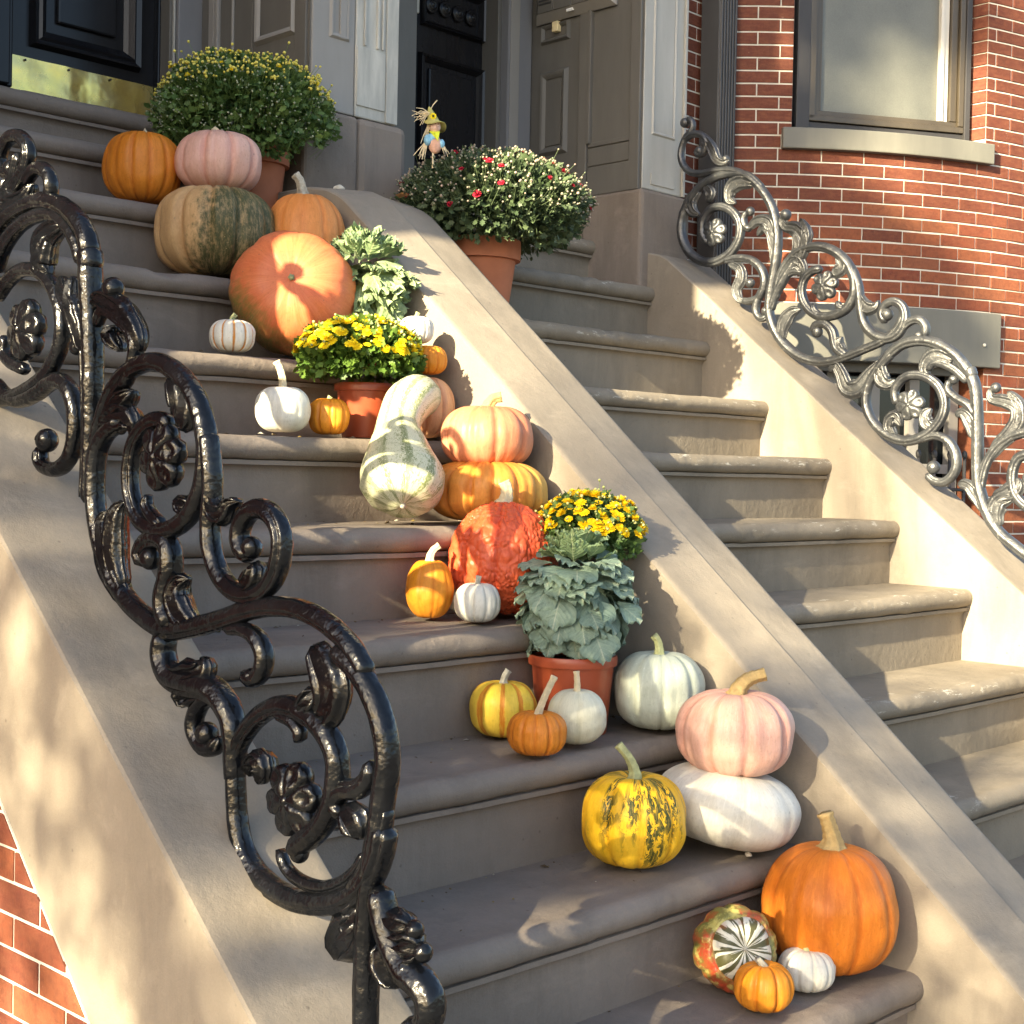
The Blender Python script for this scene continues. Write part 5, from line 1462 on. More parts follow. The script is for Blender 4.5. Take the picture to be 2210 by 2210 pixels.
# turban squash: a lumpy body with a striped button pushed out of it
def turban():
    (c, R, Rz) = ((-0.3221, 0.1780, 0.0882), 0.0730, 0.0882)
    R = 0.073
    nu, nv = 150, 80
    rows, lon, lat = [], [], []
    for i in range(nv + 1):
        s = i / nv
        if s < 0.66:
            th = -math.pi / 2 + (math.pi * 0.80) * s / 0.66
            rho, z = R * max(0.0, math.cos(th)) ** 0.85, 0.050 * math.sin(th)
            if s > 0.60: z -= 0.010 * (s - 0.60) / 0.06
        else:
            q = (s - 0.66) / 0.34
            th = math.pi / 2 * (q ** 0.8)
            rho, z = 0.054 * math.cos(th) ** 0.75, 0.026 + 0.030 * math.sin(th) - 0.008 * math.exp(-((1 - q) / 0.25) ** 2)
        row = []
        for j in range(nu):
            a = 2 * math.pi * j / nu
            if s < 0.66:
                k = 1 - 0.05 * (1 - abs(math.sin(5 * a + 0.4))) ** 2 + 0.05 * mnoise.noise(Vector((math.cos(a) * 2.2, math.sin(a) * 2.2, s * 4)))
                k += 0.035 * max(0, mnoise.noise(Vector((math.cos(a) * 7, math.sin(a) * 7, s * 16))))
            else:
                k = 1 - 0.09 * (1 - abs(math.sin(2 * a + 0.9))) ** 2 + 0.03 * mnoise.noise(Vector((math.cos(a) * 2, math.sin(a) * 2, s * 5)))
            row.append((rho * k * math.cos(a), rho * k * math.sin(a), z))
            lon.append(j / nu); lat.append(s)
        rows.append(row)
    mb = MB().grid(rows, close_u=True, cap=True)
    me = bpy.data.meshes.new('skin')
    me.from_pydata(mb.v, [], mb.f)
    for nm, arr in (('lon', lon), ('lat', lat)):
        me.attributes.new(nm, 'FLOAT', 'POINT').data.foreach_set('value', np.array(arr, np.float32))
    o = link('turban_squash', me, 'skin_turban', None, True)
    o.location = (c[0], c[1], 0.0755)
    o.rotation_mode = 'QUATERNION'
    o.rotation_quaternion = Vector((0, 0, 1)).rotation_difference(Vector((-0.50, -0.74, 0.25)).normalized())
    tag(o, 'turban squash with a striped white and green button over a red rim', 'squash', 'pumpkins set out on the left steps')
    MB().ball((0, 0, 0.0475), 0.004, 8, 5).build('blossom_scar', 'stem_grey', o, loc=(0, 0, 0))
turban()

# long necked cushaw gourd propped on the step edge
def gourd():
    ctl = [(-0.378, 0.985, 0.806, 0.006), (-0.377, 0.988, 0.810, 0.030), (-0.370, 0.994, 0.820, 0.060), (-0.358, 1.005, 0.838, 0.0815), (-0.348, 1.020, 0.857, 0.0885), (-0.338, 1.040, 0.882, 0.083),
           (-0.326, 1.064, 0.918, 0.0675), (-0.314, 1.090, 0.945, 0.0535), (-0.302, 1.115, 0.970, 0.0475), (-0.290, 1.135, 0.995, 0.0480), (-0.276, 1.152, 1.020, 0.0510), (-0.258, 1.168, 1.037, 0.0510),
           (-0.238, 1.184, 1.044, 0.0490), (-0.220, 1.198, 1.043, 0.0430), (-0.207, 1.208, 1.038, 0.0330), (-0.200, 1.213, 1.034, 0.0180), (-0.198, 1.215, 1.032, 0.004)]
    sh = [0, 0, 0, 0, 0, 0, .004, .011, .020, .032, .046, .060, .070, .078, .084, .087, .088]
    ctl = [(c[0] + 0.9 * s, c[1] - 0.25 * s, c[2], c[3]) for c, s in zip(ctl, sh)]
    P = catmull([c[:3] for c in ctl], 0.006)
    A = [Vector(c[:3]) for c in ctl]
    cum = [0.0]
    for a, b in zip(A, A[1:]): cum.append(cum[-1] + (b - a).length)
    rr = [c[3] for c in ctl]
    o0 = (-0.34, 1.02, 0.776)
    rows, lon, lat = [], [], []
    tot = 0.0
    nrm = Vector((0.7, -0.7, 0))
    L = [0.0]
    for a, b in zip(P, P[1:]): L.append(L[-1] + (b - a).length)
    sc = cum[-1] / L[-1]
    for i, p in enumerate(P):
        t = (P[min(i + 1, len(P) - 1)] - P[max(0, i - 1)]).normalized()
        nrm = (nrm - t * nrm.dot(t)).normalized()
        bi = t.cross(nrm)
        r = float(np.interp(L[i] * sc, cum, rr))
        row = []
        for j in range(72):
            a = 2 * math.pi * j / 72
            k = 1 + 0.012 * math.cos(10 * a) + 0.02 * mnoise.noise(p * 12)
            row.append(p + nrm * (r * k * math.cos(a)) + bi * (r * k * math.sin(a)))
            lon.append(j / 72); lat.append(i / len(P))
        rows.append(row)
    mb = MB().grid(rows, close_u=True, cap=True)
    me = bpy.data.meshes.new('skin')
    me.from_pydata([(x - o0[0], y - o0[1], z - o0[2]) for x, y, z in mb.v], [], mb.f)
    bm = bmesh.new(); bm.from_mesh(me); bmesh.ops.recalc_face_normals(bm, faces=bm.faces); bm.to_mesh(me); bm.free()
    for nm, arr in (('lon', lon), ('lat', lat)):
        me.attributes.new(nm, 'FLOAT', 'POINT').data.foreach_set('value', np.array(arr, np.float32))
    o = link('gourd', me, 'skin_cushaw', None, True)
    o.location = o0
    tag(o, 'long crookneck gourd mottled white and green, leaning over the step edge', 'gourd')
    MB().ball((ctl[0][0] - 0.002, ctl[0][1] - 0.003, ctl[0][2]), 0.006, 10, 6).build('blossom_scar', 'stem_grey', o)
gourd()
# ------------------------------------------------------------------ potted plants
MUM_V = [(0, 0, 0), (0.25, 0.16, 0.02), (0.30, 0.34, 0.0), (0.52, 0.24, 0.03), (0.66, 0.36, 0.0), (0.78, 0.16, 0.01), (1.0, 0.0, -0.06),
         (0.78, -0.16, 0.01), (0.66, -0.36, 0.0), (0.52, -0.24, 0.03), (0.30, -0.34, 0.0), (0.25, -0.16, 0.02), (0.5, 0, -0.05)]
MUM_F = [(0, 1, 12), (1, 2, 3, 12), (3, 4, 5, 12), (5, 6, 12), (6, 7, 12), (7, 8, 9, 12), (9, 10, 11, 12), (11, 0, 12)]
def octa(n=5):
    V = [(0, 0, -0.9)] + [(0.75 * math.cos(2 * math.pi * j / n), 0.75 * math.sin(2 * math.pi * j / n), -0.15) for j in range(n)] + [(0.62 * math.cos(2 * math.pi * (j + .5) / n), 0.62 * math.sin(2 * math.pi * (j + .5) / n), 0.55) for j in range(n)] + [(0, 0, 0.85)]
    F = []
    for j in range(n):
        k = (j + 1) % n
        F += [(0, 1 + k, 1 + j), (1 + j, 1 + k, n + 1 + j), (1 + k, n + 1 + k, n + 1 + j), (n + 1 + j, n + 1 + k, 2 * n + 1)]
    return V, F
BUD_V, BUD_F = octa()
STEM_V = [(0, 0.5, 0), (0, -0.25, 0.43), (0, -0.25, -0.43), (1, 0.4, 0), (1, -0.2, 0.34), (1, -0.2, -0.34)]
STEM_F = [(0, 1, 4, 3), (1, 2, 5, 4), (2, 0, 3, 5)]

def flower_mesh(name, mat, r, petals, layers, cup, eye=True):
    mb = MB()
    for l in range(layers):
        k = 1 - 0.24 * l
        for j in range(petals):
            a = 2 * math.pi * (j + 0.5 * l) / petals + rnd.uniform(-.07, .07)
            w = 0.72 * math.pi / petals
            up = cup * (0.25 + 0.75 * l / max(1, layers - 1)) + rnd.uniform(-.08, .08)
            ca, sa = math.cos(a), math.sin(a)
            pts = []
            for s, q in ((0.10, 0.5), (0.55, 1.0), (0.88, 0.9), (1.0, 0.35)):
                rad = r * k * s
                h = r * (up * s * s * 0.9 + 0.05 * l + 0.10 * (1 - s))
                for sg in (-1, 1):
                    t = w * q * sg * r * k * 0.95
                    pts.append((rad * ca - t * sa, rad * sa + t * ca, h - 0.02 * r * abs(sg)))
            mb.add(pts, [(0, 1, 3, 2), (2, 3, 5, 4), (4, 5, 7, 6)])
    me = bpy.data.meshes.new(name)
    me.from_pydata(mb.v, [], mb.f)
    me.materials.append(M[mat])
    me.materials.append(M['flower_eye'])
    return me

def pot(root, c, r_top, r_bot, h, mat, rim_h, rim_out=1.10, name='pot'):
    t = 0.92
    prof = [(r_bot, 0), (r_bot * 1.01, 0.004), (r_top * 0.97 / rim_out * 1.0, h - rim_h), (r_top, h - rim_h + 0.001), (r_top * 1.01, h - rim_h * 0.5), (r_top, h - 0.002), (r_top * 0.985, h), (r_top * 0.88, h - 0.001), (r_top * 0.80, h - 0.02), (0.001, h - 0.022)]
    o = MB().lathe(prof, c, 48).build(name, mat, root, smooth=True)
    o.modifiers.new('split', 'EDGE_SPLIT').split_angle = math.radians(38)
    MB().lathe([(r_top * 0.84, h - 0.012), (r_top * 0.5, h - 0.008), (0.001, h - 0.006)], c, 24, cap=False).build('soil', 'soil', root)
    return o

def dome_points(N, c, rx, ry, rz, low=-0.45, shell=0.55):
    """points through the outer part of a dome, with the outward direction"""
    d = nrs.normal(size=(N * 3, 3))
    d /= np.linalg.norm(d, axis=1, keepdims=True)
    d = d[d[:, 2] > low][:N]
    rad = shell + (1 - shell) * nrs.rand(len(d)) ** 0.6
    P = d * rad[:, None]
    lump = np.array([0.07 * mnoise.noise(Vector(v) * 3.0 + Vector((c[0] * 9, 1, 4))) + 0.05 * mnoise.noise(Vector(v) * 7.0) for v in d])
    P = P * (1 + lump)[:, None]
    return np.array(c) + P * np.array([rx, ry, rz]), d, rad

def clear_of_walls(P):
    ok = ~((P[:, 0] > -0.004) & (P[:, 0] < 0.31) & (P[:, 2] < 0.172 + 0.848 * P[:, 1] + 0.010) & (P[:, 1] < 1.93))
    ok &= ~((P[:, 0] > 0.07) & (P[:, 0] < 0.45) & (P[:, 1] > 1.90))
    k = np.floor(P[:, 1] / T_)
    ok &= P[:, 2] > k * H_ + 0.004
    return ok

def mum(label, c, R3, pot_args, leaf_mat, leaf_n, leaf_s, flower, n_fl, fl_zone, bud_mat, n_bud, bud_s, low=-0.45, group='potted chrysanthemums on the steps', extra=None):
    base = pot_args[0]
    root = thing('potted_chrysanthemum', label, 'potted plant', base, group)
    pot(root, *pot_args)
    rx, ry, rz = R3
    # leaves
    P, d, rad = dome_points(leaf_n, c, rx * 0.97, ry * 0.97, rz * 0.96, low, 0.42)
    ax = d * 0.95 + nrs.normal(size=d.shape) * 0.55 + np.array([0, 0, 0.15])
    nr = d * 0.6 + nrs.normal(size=d.shape) * 0.55 + np.array([0, 0, 0.5])
    sc = leaf_s * (0.6 + 0.7 * nrs.rand(len(P)))
    ok = clear_of_walls(P + ax / np.linalg.norm(ax, axis=1, keepdims=True) * sc[:, None])
    clump = np.array([mnoise.noise(Vector(v) * 4.0 + Vector((7, c[1], 2))) for v in d])
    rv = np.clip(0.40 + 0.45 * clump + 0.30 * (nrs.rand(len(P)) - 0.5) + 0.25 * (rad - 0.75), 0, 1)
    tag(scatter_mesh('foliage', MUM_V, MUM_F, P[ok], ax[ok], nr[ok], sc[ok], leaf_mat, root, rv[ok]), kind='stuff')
    # stems up to the buds and flowers
    if extra:
        Q, e, _ = dome_points(extra[1], c, rx, ry, rz, extra[3], 0.96)
        ok = clear_of_walls(Q)
        Q, e = Q[ok], e[ok]
        sax = e * 0.7 + np.array([0, 0, 0.6]) + nrs.normal(size=e.shape) * 0.25
        sax /= np.linalg.norm(sax, axis=1, keepdims=True)
        tag(scatter_mesh('stalks', [(x, y * 0.022, z * 0.022) for x, y, z in STEM_V], STEM_F, Q - sax * 0.055, sax, nrs.normal(size=e.shape), np.full(len(Q), 0.055), leaf_mat, root, np.clip(0.8 + 0.2 * nrs.rand(len(Q)), 0, 1)), kind='stuff')
        tag(scatter_mesh('buds', [(z, x, y) for x, y, z in BUD_V], BUD_F, Q, sax, nrs.normal(size=e.shape), extra[2] * (0.6 + 0.7 * nrs.rand(len(Q))), extra[0], root), kind='stuff')
    Q, e, _ = dome_points(n_bud, c, rx, ry, rz, fl_zone, 0.985)
    ok = clear_of_walls(Q)
    Q, e = Q[ok], e[ok]
    far = nrs.rand(len(Q)) < 0.05
    Q = Q + (e * 0.6 + np.array([0, 0, 0.3])) * (far * nrs.rand(len(Q)) * 0.045 * rx / 0.25)[:, None]
    ln = leaf_s * 2.6
    sax = e * 0.8 + np.array([0, 0, 0.5]) + nrs.normal(size=e.shape) * 0.22
    sax /= np.linalg.norm(sax, axis=1, keepdims=True)
    Q = Q + sax * (nrs.rand(len(Q), 1) * 0.014)
    sm = scatter_mesh('stalks', [(x, y * 0.028, z * 0.028) for x, y, z in STEM_V], STEM_F, Q - sax * ln, sax, nrs.normal(size=e.shape), np.full(len(Q), ln), leaf_mat, root, np.clip(0.75 + 0.25 * nrs.rand(len(Q)), 0, 1))
    tag(sm, kind='stuff')
    tag(scatter_mesh('buds', [(z, x, y) for x, y, z in BUD_V], BUD_F, Q, sax, nrs.normal(size=e.shape), bud_s * (0.65 + 0.6 * nrs.rand(len(Q))), bud_mat, root), kind='stuff')
    # open flowers, one object each
    if n_fl:
        F, e, _ = dome_points(n_fl * 2, c, rx * 1.01, ry * 1.01, rz * 1.01, fl_zone, 0.985)
        keep = clear_of_walls(F)
        F, e = F[keep][:n_fl], e[keep][:n_fl]
        for p, q in zip(F, e):
            o = bpy.data.objects.new('flower', flower[rnd.randrange(len(flower))])
            COL.objects.link(o)
            o.parent = root
            o.location = Vector(p) - root.location
            nrm = (Vector(q) * 0.8 + Vector((rnd.uniform(-.3, .3), rnd.uniform(-.3, .3), 0.55))).normalized()
            o.rotation_mode = 'QUATERNION'
            o.rotation_quaternion = Vector((0, 0, 1)).rotation_difference(nrm) @ Quaternion((0, 0, 1), rnd.uniform(0, 6.28))
            o.scale = [rnd.uniform(0.70, 1.18)] * 3
    return root

FL_Y = [flower_mesh('flower', 'petal_yellow', 0.0125, 13, 3, c, True) for c in (0.25, 0.5, 0.8)]
FL_G = [flower_mesh('flower', 'petal_gold', 0.0118, 12, 3, c, True) for c in (0.3, 0.6, 0.9)]
FL_S = [flower_mesh('flower', 'petal_yellow', 0.0085, 10, 3, c, True) for c in (0.6, 1.0)]
FL_R = [flower_mesh('flower', 'petal_red', 0.0112, 14, 3, c, True) for c in (0.5, 0.9)]

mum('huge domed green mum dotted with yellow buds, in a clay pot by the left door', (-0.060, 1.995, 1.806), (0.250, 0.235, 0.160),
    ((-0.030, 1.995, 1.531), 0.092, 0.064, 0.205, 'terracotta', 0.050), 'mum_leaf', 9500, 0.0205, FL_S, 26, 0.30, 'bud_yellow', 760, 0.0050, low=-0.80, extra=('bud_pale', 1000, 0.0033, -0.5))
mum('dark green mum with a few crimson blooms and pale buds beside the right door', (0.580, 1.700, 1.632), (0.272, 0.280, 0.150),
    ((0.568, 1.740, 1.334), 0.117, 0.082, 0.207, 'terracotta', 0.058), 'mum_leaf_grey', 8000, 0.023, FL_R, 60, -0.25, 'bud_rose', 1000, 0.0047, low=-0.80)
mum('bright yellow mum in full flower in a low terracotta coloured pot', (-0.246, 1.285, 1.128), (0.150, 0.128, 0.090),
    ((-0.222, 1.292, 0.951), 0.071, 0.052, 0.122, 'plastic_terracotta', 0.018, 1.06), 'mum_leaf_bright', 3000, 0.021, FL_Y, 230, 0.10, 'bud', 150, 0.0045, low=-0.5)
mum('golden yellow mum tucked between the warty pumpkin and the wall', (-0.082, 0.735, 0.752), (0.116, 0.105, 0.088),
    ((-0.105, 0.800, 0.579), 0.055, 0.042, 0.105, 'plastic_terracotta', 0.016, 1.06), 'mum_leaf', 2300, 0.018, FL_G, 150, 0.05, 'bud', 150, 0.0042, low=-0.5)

# ornamental kale: every leaf is an object of its own
def kale_leaf(name, mat, L, Wd, ruffle, curl, waves, frill, seed):
    rs = random.Random(seed)
    nu, nv = 11, 25
    rows, rv = [], []
    ph = rs.uniform(0, 6)
    for i in range(nu):
        s = i / (nu - 1)
        w = Wd * (0.12 + 0.88 * math.sin(math.pi / 2 * min(1.0, s / 0.70)) ** 1.6) * (1.0 if s < 0.70 else math.sqrt(max(0.0, 1 - ((s - 0.70) / 0.36) ** 2)))
        row = []
        for j in range(nv):
            q = -1 + 2 * j / (nv - 1)
            edge = max(abs(q) * min(1, s * 1.8), s ** 2) ** 3
            bq = q + math.copysign((1 - s) * 0.9, q) if abs(q) > 0.02 else q
            amp = ruffle * edge * (0.3 + s)
            z = amp * math.sin(waves * 2.6 * bq + ph) + 0.45 * amp * math.sin(waves * 5.1 * bq + ph * 2)
            z += curl * (-(s ** 2)) * L + 0.10 * Wd * q * q
            fr = 1 + frill * edge * math.sin(waves * 6.3 * bq + seed)
            row.append((s * L * (1 - 0.22 * q * q * s) * (1 + frill * s ** 4 * math.sin(waves * 6.3 * bq + seed)), w * q * fr, z))
            rv.append(max(0, min(1, 0.5 + 0.35 * (1 - abs(q)) * (1 if abs(q) < 0.12 else 0) - 0.2 * edge + rs.uniform(-.06, .06))))
        rows.append(row)
    mb = MB().grid(rows)
    me = bpy.data.meshes.new(name)
    me.from_pydata(mb.v, [], mb.f)
    me.attributes.new('rnd', 'FLOAT', 'POINT').data.foreach_set('value', np.array(rv, np.float32))
    me.materials.append(M[mat])
    me.shade_smooth()
    return me
def kalemat(name, a, b, vein):
    t = NT(name, 0.5, 0.35)
    p = t.obj()
    r = t.attr('rnd')
    c = t.mix(r, a, b)
    c = t.mix(t.math('MULTIPLY', t.orand(), 0.5), c, tuple(v * 0.5 for v in a))
    y = t.math('ABSOLUTE', t.sep(p)[1])
    vn = t.noise(t.mapping(p, (1, 2.5, 1)), 9, 4, 0.6)
    xx = t.sep(p)[0]
    lat = t.math('SINE', t.math('ADD', t.math('MULTIPLY', t.math('SUBTRACT', xx, t.math('MULTIPLY', y, 0.75)), 44.0), t.math('MULTIPLY', t.noise(p, 6, 3), 3.0)))
    c = t.mix(t.math('MULTIPLY', t.ramp(lat, [(0.84, 0.0), (0.99, 0.35)]), t.ramp(y, [(0.0, 1.0), (0.45, 0.25)])), c, vein)
    c = t.mix(t.ramp(y, [(0.010, 0.85), (0.028, 0.0)]), c, vein)
    c = t.mix(t.ramp(t.noise(p, 7, 5, 0.65), [(0.45, 0.0), (0.72, 0.5)]), c, tuple(v * 0.55 for v in a))
    t.color(c)
    t.bump(t.math('ADD', vn, t.math('MULTIPLY', lat, 0.25)), 0.45, 0.003)
    t.translucent(c, 0.25)
    M[name] = t.m
kalemat('kale_blue', (0.210, 0.310, 0.245), (0.35, 0.46, 0.355), (0.42, 0.48, 0.36))
kalemat('kale_light', (0.190, 0.300, 0.170), (0.36, 0.46, 0.20), (0.52, 0.58, 0.34))
kalemat('kale_frilly', (0.240, 0.340, 0.170), (0.44, 0.53, 0.27), (0.50, 0.56, 0.36))

def kale(label, base, pot_args, top, z_lo, z_hi, rmax, n, L, Wd, mats, ruffle, frill, droop, seed):
    root = thing('potted_kale', label, 'potted plant', base, 'ornamental kale on the steps')
    pot(root, *pot_args)
    rs = random.Random(seed)
    blue = [kale_leaf('leaf', mats[0], 1.0, Wd, ruffle, c, w, frill, seed + i) for i, (c, w) in enumerate(((0.20, 3.0), (0.38, 3.6), (0.55, 2.7)))]
    light = [kale_leaf('leaf', mats[1], 1.0, Wd * 0.9, ruffle, c, w, frill, seed + 7 + i) for i, (c, w) in enumerate(((0.05, 3.4), (-0.15, 3.9)))]
    for i in range(n):
        s = (i + 0.5) / n
        a = i * 2.39996 + rs.uniform(-.25, .25)
        z = z_lo + (z_hi - z_lo) * s + rs.uniform(-.006, .006)
        topz = s > 0.74
        if topz:
            u = (s - 0.74) / 0.26
            r0 = rmax * (0.50 - 0.42 * u)
            el = droop[1] * (0.05 + 1.0 * u) + rs.uniform(-.2, .2)
            k = L * (0.95 - 0.25 * u) * rs.uniform(.85, 1.1)
        else:
            prof = math.sin(math.pi * (0.30 + 0.52 * s)) ** 0.7
            r0 = rmax * prof * rs.uniform(0.50, 0.86) * (1.0 - 0.30 * s)
            el = droop[0] + (droop[2] - droop[0]) * (s / 0.74) ** 1.4 + rs.uniform(-.28, .28)
            k = L * rs.uniform(.82, 1.15)
        dr = Vector((math.cos(a) * math.cos(el), math.sin(a) * math.cos(el), math.sin(el)))
        p = Vector((top[0] + math.cos(a) * r0, top[1] + math.sin(a) * r0, z))
        tip = p + dr * k
        if max(tip.x, p.x) > -0.008:
            p.x -= max(tip.x, p.x) + 0.008
        o = bpy.data.objects.new('leaf', (light if s > 0.82 else blue)[rs.randrange(2 if s > 0.82 else 3)])
        COL.objects.link(o)
        o.parent = root
        o.location = p - root.location
        za = Vector((-math.cos(a) * math.sin(el), -math.sin(a) * math.sin(el), math.cos(el)))
        ya = za.cross(dr)
        Rm = Matrix((dr, ya, za)).transposed()
        o.rotation_mode = 'QUATERNION'
        o.rotation_quaternion = Rm.to_quaternion() @ Quaternion((1, 0, 0), rs.uniform(-.4, .4))
        o.scale = (k, k, k)
    MB().tube([(top[0], top[1], base[2] + 0.08), (top[0], top[1], z_lo + (z_hi - z_lo) * 0.55)], 0.016, 10).build('stalk', 'stem_green', root)
    return root
kale('blue green ornamental kale spilling over a red brown plastic pot', (-0.224, 0.648, 0.372), ((-0.224, 0.648, 0.372), 0.087, 0.068, 0.152, 'plastic_terracotta', 0.020, 1.05),
     (-0.216, 0.652), 0.568, 0.738, 0.112, 170, 0.058, 0.62, ('kale_blue', 'kale_light'), 0.060, 0.012, (-0.95, 1.15, 0.25), 31)
kale('frilly pale green ornamental kale beside the orange red squash', (-0.078, 1.475, 1.131), ((-0.078, 1.475, 1.131), 0.058, 0.046, 0.105, 'plastic_terracotta', 0.016, 1.05),
     (-0.092, 1.462), 1.225, 1.415, 0.092, 115, 0.076, 0.46, ('kale_frilly', 'kale_light'), 0.12, 0.16, (-0.95, 1.0, 0.15), 57)

# ------------------------------------------------------------------ little scarecrow doll in the crimson mum
def scarecrow():
    o = Vector((0.345, 1.70, 1.757))
    root = thing('scarecrow_doll', 'little straw scarecrow doll in a green hat stuck in the crimson mum', 'doll', tuple(o))
    F = Vector((-0.55, -0.80, 0.0)).normalized()         # the way it faces
    Rr = Vector((F.y * -1, F.x, 0)) * -1                 # its left side, to the right in the picture
    Rr = Vector((0.80, -0.55, 0.0)).normalized()
    U = Vector((0, 0, 1))
    K = 0.86
    def P(a, b, c):
        return o + (Rr * a + U * b + F * c) * K
    def blob(name, a, b, c, r, sc, mat):
        mb = MB().ball((0, 0, 0), r, 16, 10)
        vs = [P(a + x * sc[0], b + z * sc[2], c + y * sc[1]) for x, y, z in mb.v]
        mb.v = [tuple(v) for v in vs]
        return mb.build(name, mat, root, smooth=True)
    MB().tube([P(0, -0.06, 0), P(0, 0.05, 0)], 0.003, 6).build('stick', 'straw', root)
    blob('overalls', 0.006, 0.014, 0, 0.021, (1.0, 0.8, 1.35), 'doll_overalls')
    blob('shirt', 0.0, 0.034, 0, 0.018, (1.05, 0.8, 1.1), 'doll_shirt')
    blob('sleeve', -0.019, 0.026, 0.006, 0.012, (1.0, 1.0, 1.5), 'doll_shirt')
    blob('sleeve', 0.026, 0.018, 0.004, 0.010, (1.0, 1.0, 1.4), 'doll_shirt')
    sc = MB().add([P(-0.015, 0.053, 0.010), P(0.019, 0.055, 0.010), P(0.012, 0.022, 0.021), P(0.0, 0.046, 0.021), P(-0.012, 0.054, -0.012), P(0.018, 0.054, -0.012)], [(0, 3, 2), (3, 1, 2), (0, 4, 5, 1), (0, 1, 3)])
    sc.build('scarf', 'doll_scarf', root)
    h = blob('head', 0.004, 0.070, 0.002, 0.0195, (0.95, 0.95, 1.05), 'doll_skin')
    for a in (0.003, 0.013):
        c = P(a, 0.075, 0.0200)
        MB().ball(tuple(c), 0.0016, 6, 4).build('eye', 'black_dot', h, loc=(root.location))
    MB().tube([P(0.002, 0.061, 0.0195), P(0.008, 0.058, 0.0205), P(0.014, 0.061, 0.0190)], 0.0007, 5).build('mouth', 'doll_overalls', h, loc=root.location)
    MB().ball(tuple(P(0.009, 0.068, 0.0215)), 0.0026, 8, 5).build('nose', 'doll_skin', h, loc=root.location, smooth=True)
    # hat: wide brim and a bent cone
    rows = []
    for r, z in ((0.017, 0.003), (0.036, -0.006), (0.037, -0.004), (0.020, 0.007), (0.0185, 0.016), (0.014, 0.028), (0.009, 0.040), (0.004, 0.049), (0.0005, 0.052)):
        rows.append([P(0.004 + r * math.cos(j * math.pi / 12) - max(0, z) * 0.35, 0.082 + z + 0.30 * r * math.cos(j * math.pi / 12) * -0.8 + (0.010 * math.sin(j * math.pi / 6) if r > 0.03 else 0), 0.000 + r * math.sin(j * math.pi / 12) - 0.004) for j in range(24)])
    hat = MB().grid(rows, close_u=True).build('hat', 'felt_hat', root, smooth=True)
    fm = MB()
    for j in range(10):
        a = j * math.pi / 5
        c0 = P(-0.004, 0.100, 0.016)
        fm.add([c0, c0 + Rr * (0.008 * math.cos(a - .3)) + U * (0.008 * math.sin(a - .3)), c0 + Rr * (0.0095 * math.cos(a)) + U * (0.0095 * math.sin(a)) + F * 0.001, c0 + Rr * (0.008 * math.cos(a + .3)) + U * (0.008 * math.sin(a + .3))], [(0, 1, 2, 3)])
    fm.build('hat_flower', 'petal_yellow', hat, loc=root.location)
    MB().ball(tuple(P(-0.004, 0.100, 0.0165)), 0.0032, 8, 5).build('flower_eye', 'black_dot', hat, loc=root.location)
    st = MB()
    r2 = random.Random(4)
    def strand(a, b, n, spread, length, dirv):
        for i in range(n):
            d = (dirv + Rr * r2.uniform(-spread, spread) + U * r2.uniform(-spread, spread) + F * r2.uniform(-spread, spread) * 0.5).normalized()
            q = P(a, b, 0.004) + Rr * r2.uniform(-.004, .004)
            L = length * r2.uniform(.5, 1.1)
            bend = U * r2.uniform(-.45, .25)
            st.tube([q, q + d * L * .5, q + (d + bend).normalized() * L], [0.0016, 0.0013, 0.0007], 5)
    strand(-0.014, 0.112, 13, 0.6, 0.048, (Rr * -1 + U * -0.1))
    strand(-0.016, 0.075, 8, 0.25, 0.052, (U * -1 + Rr * -0.25))
    strand(-0.022, 0.018, 12, 0.35, 0.045, (U * -1 + Rr * -0.5))
    strand(0.026, 0.016, 6, 0.35, 0.035, (U * -0.8 + Rr * 0.6))
    st.tube([P(-0.010, 0.125, 0), P(-0.002, 0.140, 0), P(0.010, 0.154, 0)], [0.0012, 0.0014, 0.0016], 5)
    tag(st.build('straw_hair', 'straw', root), kind='stuff')
scarecrow()

# ------------------------------------------------------------------ crumbs and fallen leaves
def pebble(label, c, r, mat, cat, name, sc=(1, 1, 0.6)):
    mb = MB().ball((0, 0, 0), r, 10, 7, sc)
    vs = []
    for v in mb.v:
        q = Vector(v)
        k = 1 + 0.35 * mnoise.noise(q * (1.6 / r) + Vector(c))
        vs.append((c[0] + q.x * k, c[1] + q.y * k, c[2] + q.z * k))
    mb.v = vs
    o = mb.build(name, mat, None, loc=c)
    return tag(o, label, cat)
pebble('pale stone chip lying on the wall top below the grey pier', (0.150, 1.86, 1.640), 0.016, 'chip_stone', 'stone', 'stone_chip')
pebble('white crumb at the edge of the step beside the big orange pumpkin', (-0.160, 0.268, 0.191), 0.007, 'chip_stone', 'stone', 'stone_crumb')
def fallen(label, c, s, rot):
    rows = []
    for i in range(7):
        t = i / 6
        w = 0.34 * math.sin(math.pi * (0.06 + 0.88 * t)) + 0.02
        rows.append([(s * (t - .5), s * w * q, s * (0.10 * q * q + 0.16 * (t - .5) ** 2 + 0.03 * math.sin(5 * t + 3 * q))) for q in (-1, -.5, 0, .5, 1)])
    R = Matrix.Rotation(rot, 3, 'Z')
    mb = MB().grid([[tuple(R @ Vector(p) + Vector(c)) for p in r] for r in rows])
    o = mb.build('fallen_leaf', 'dry_leaf', None, loc=c)
    return tag(o, label, 'leaf')
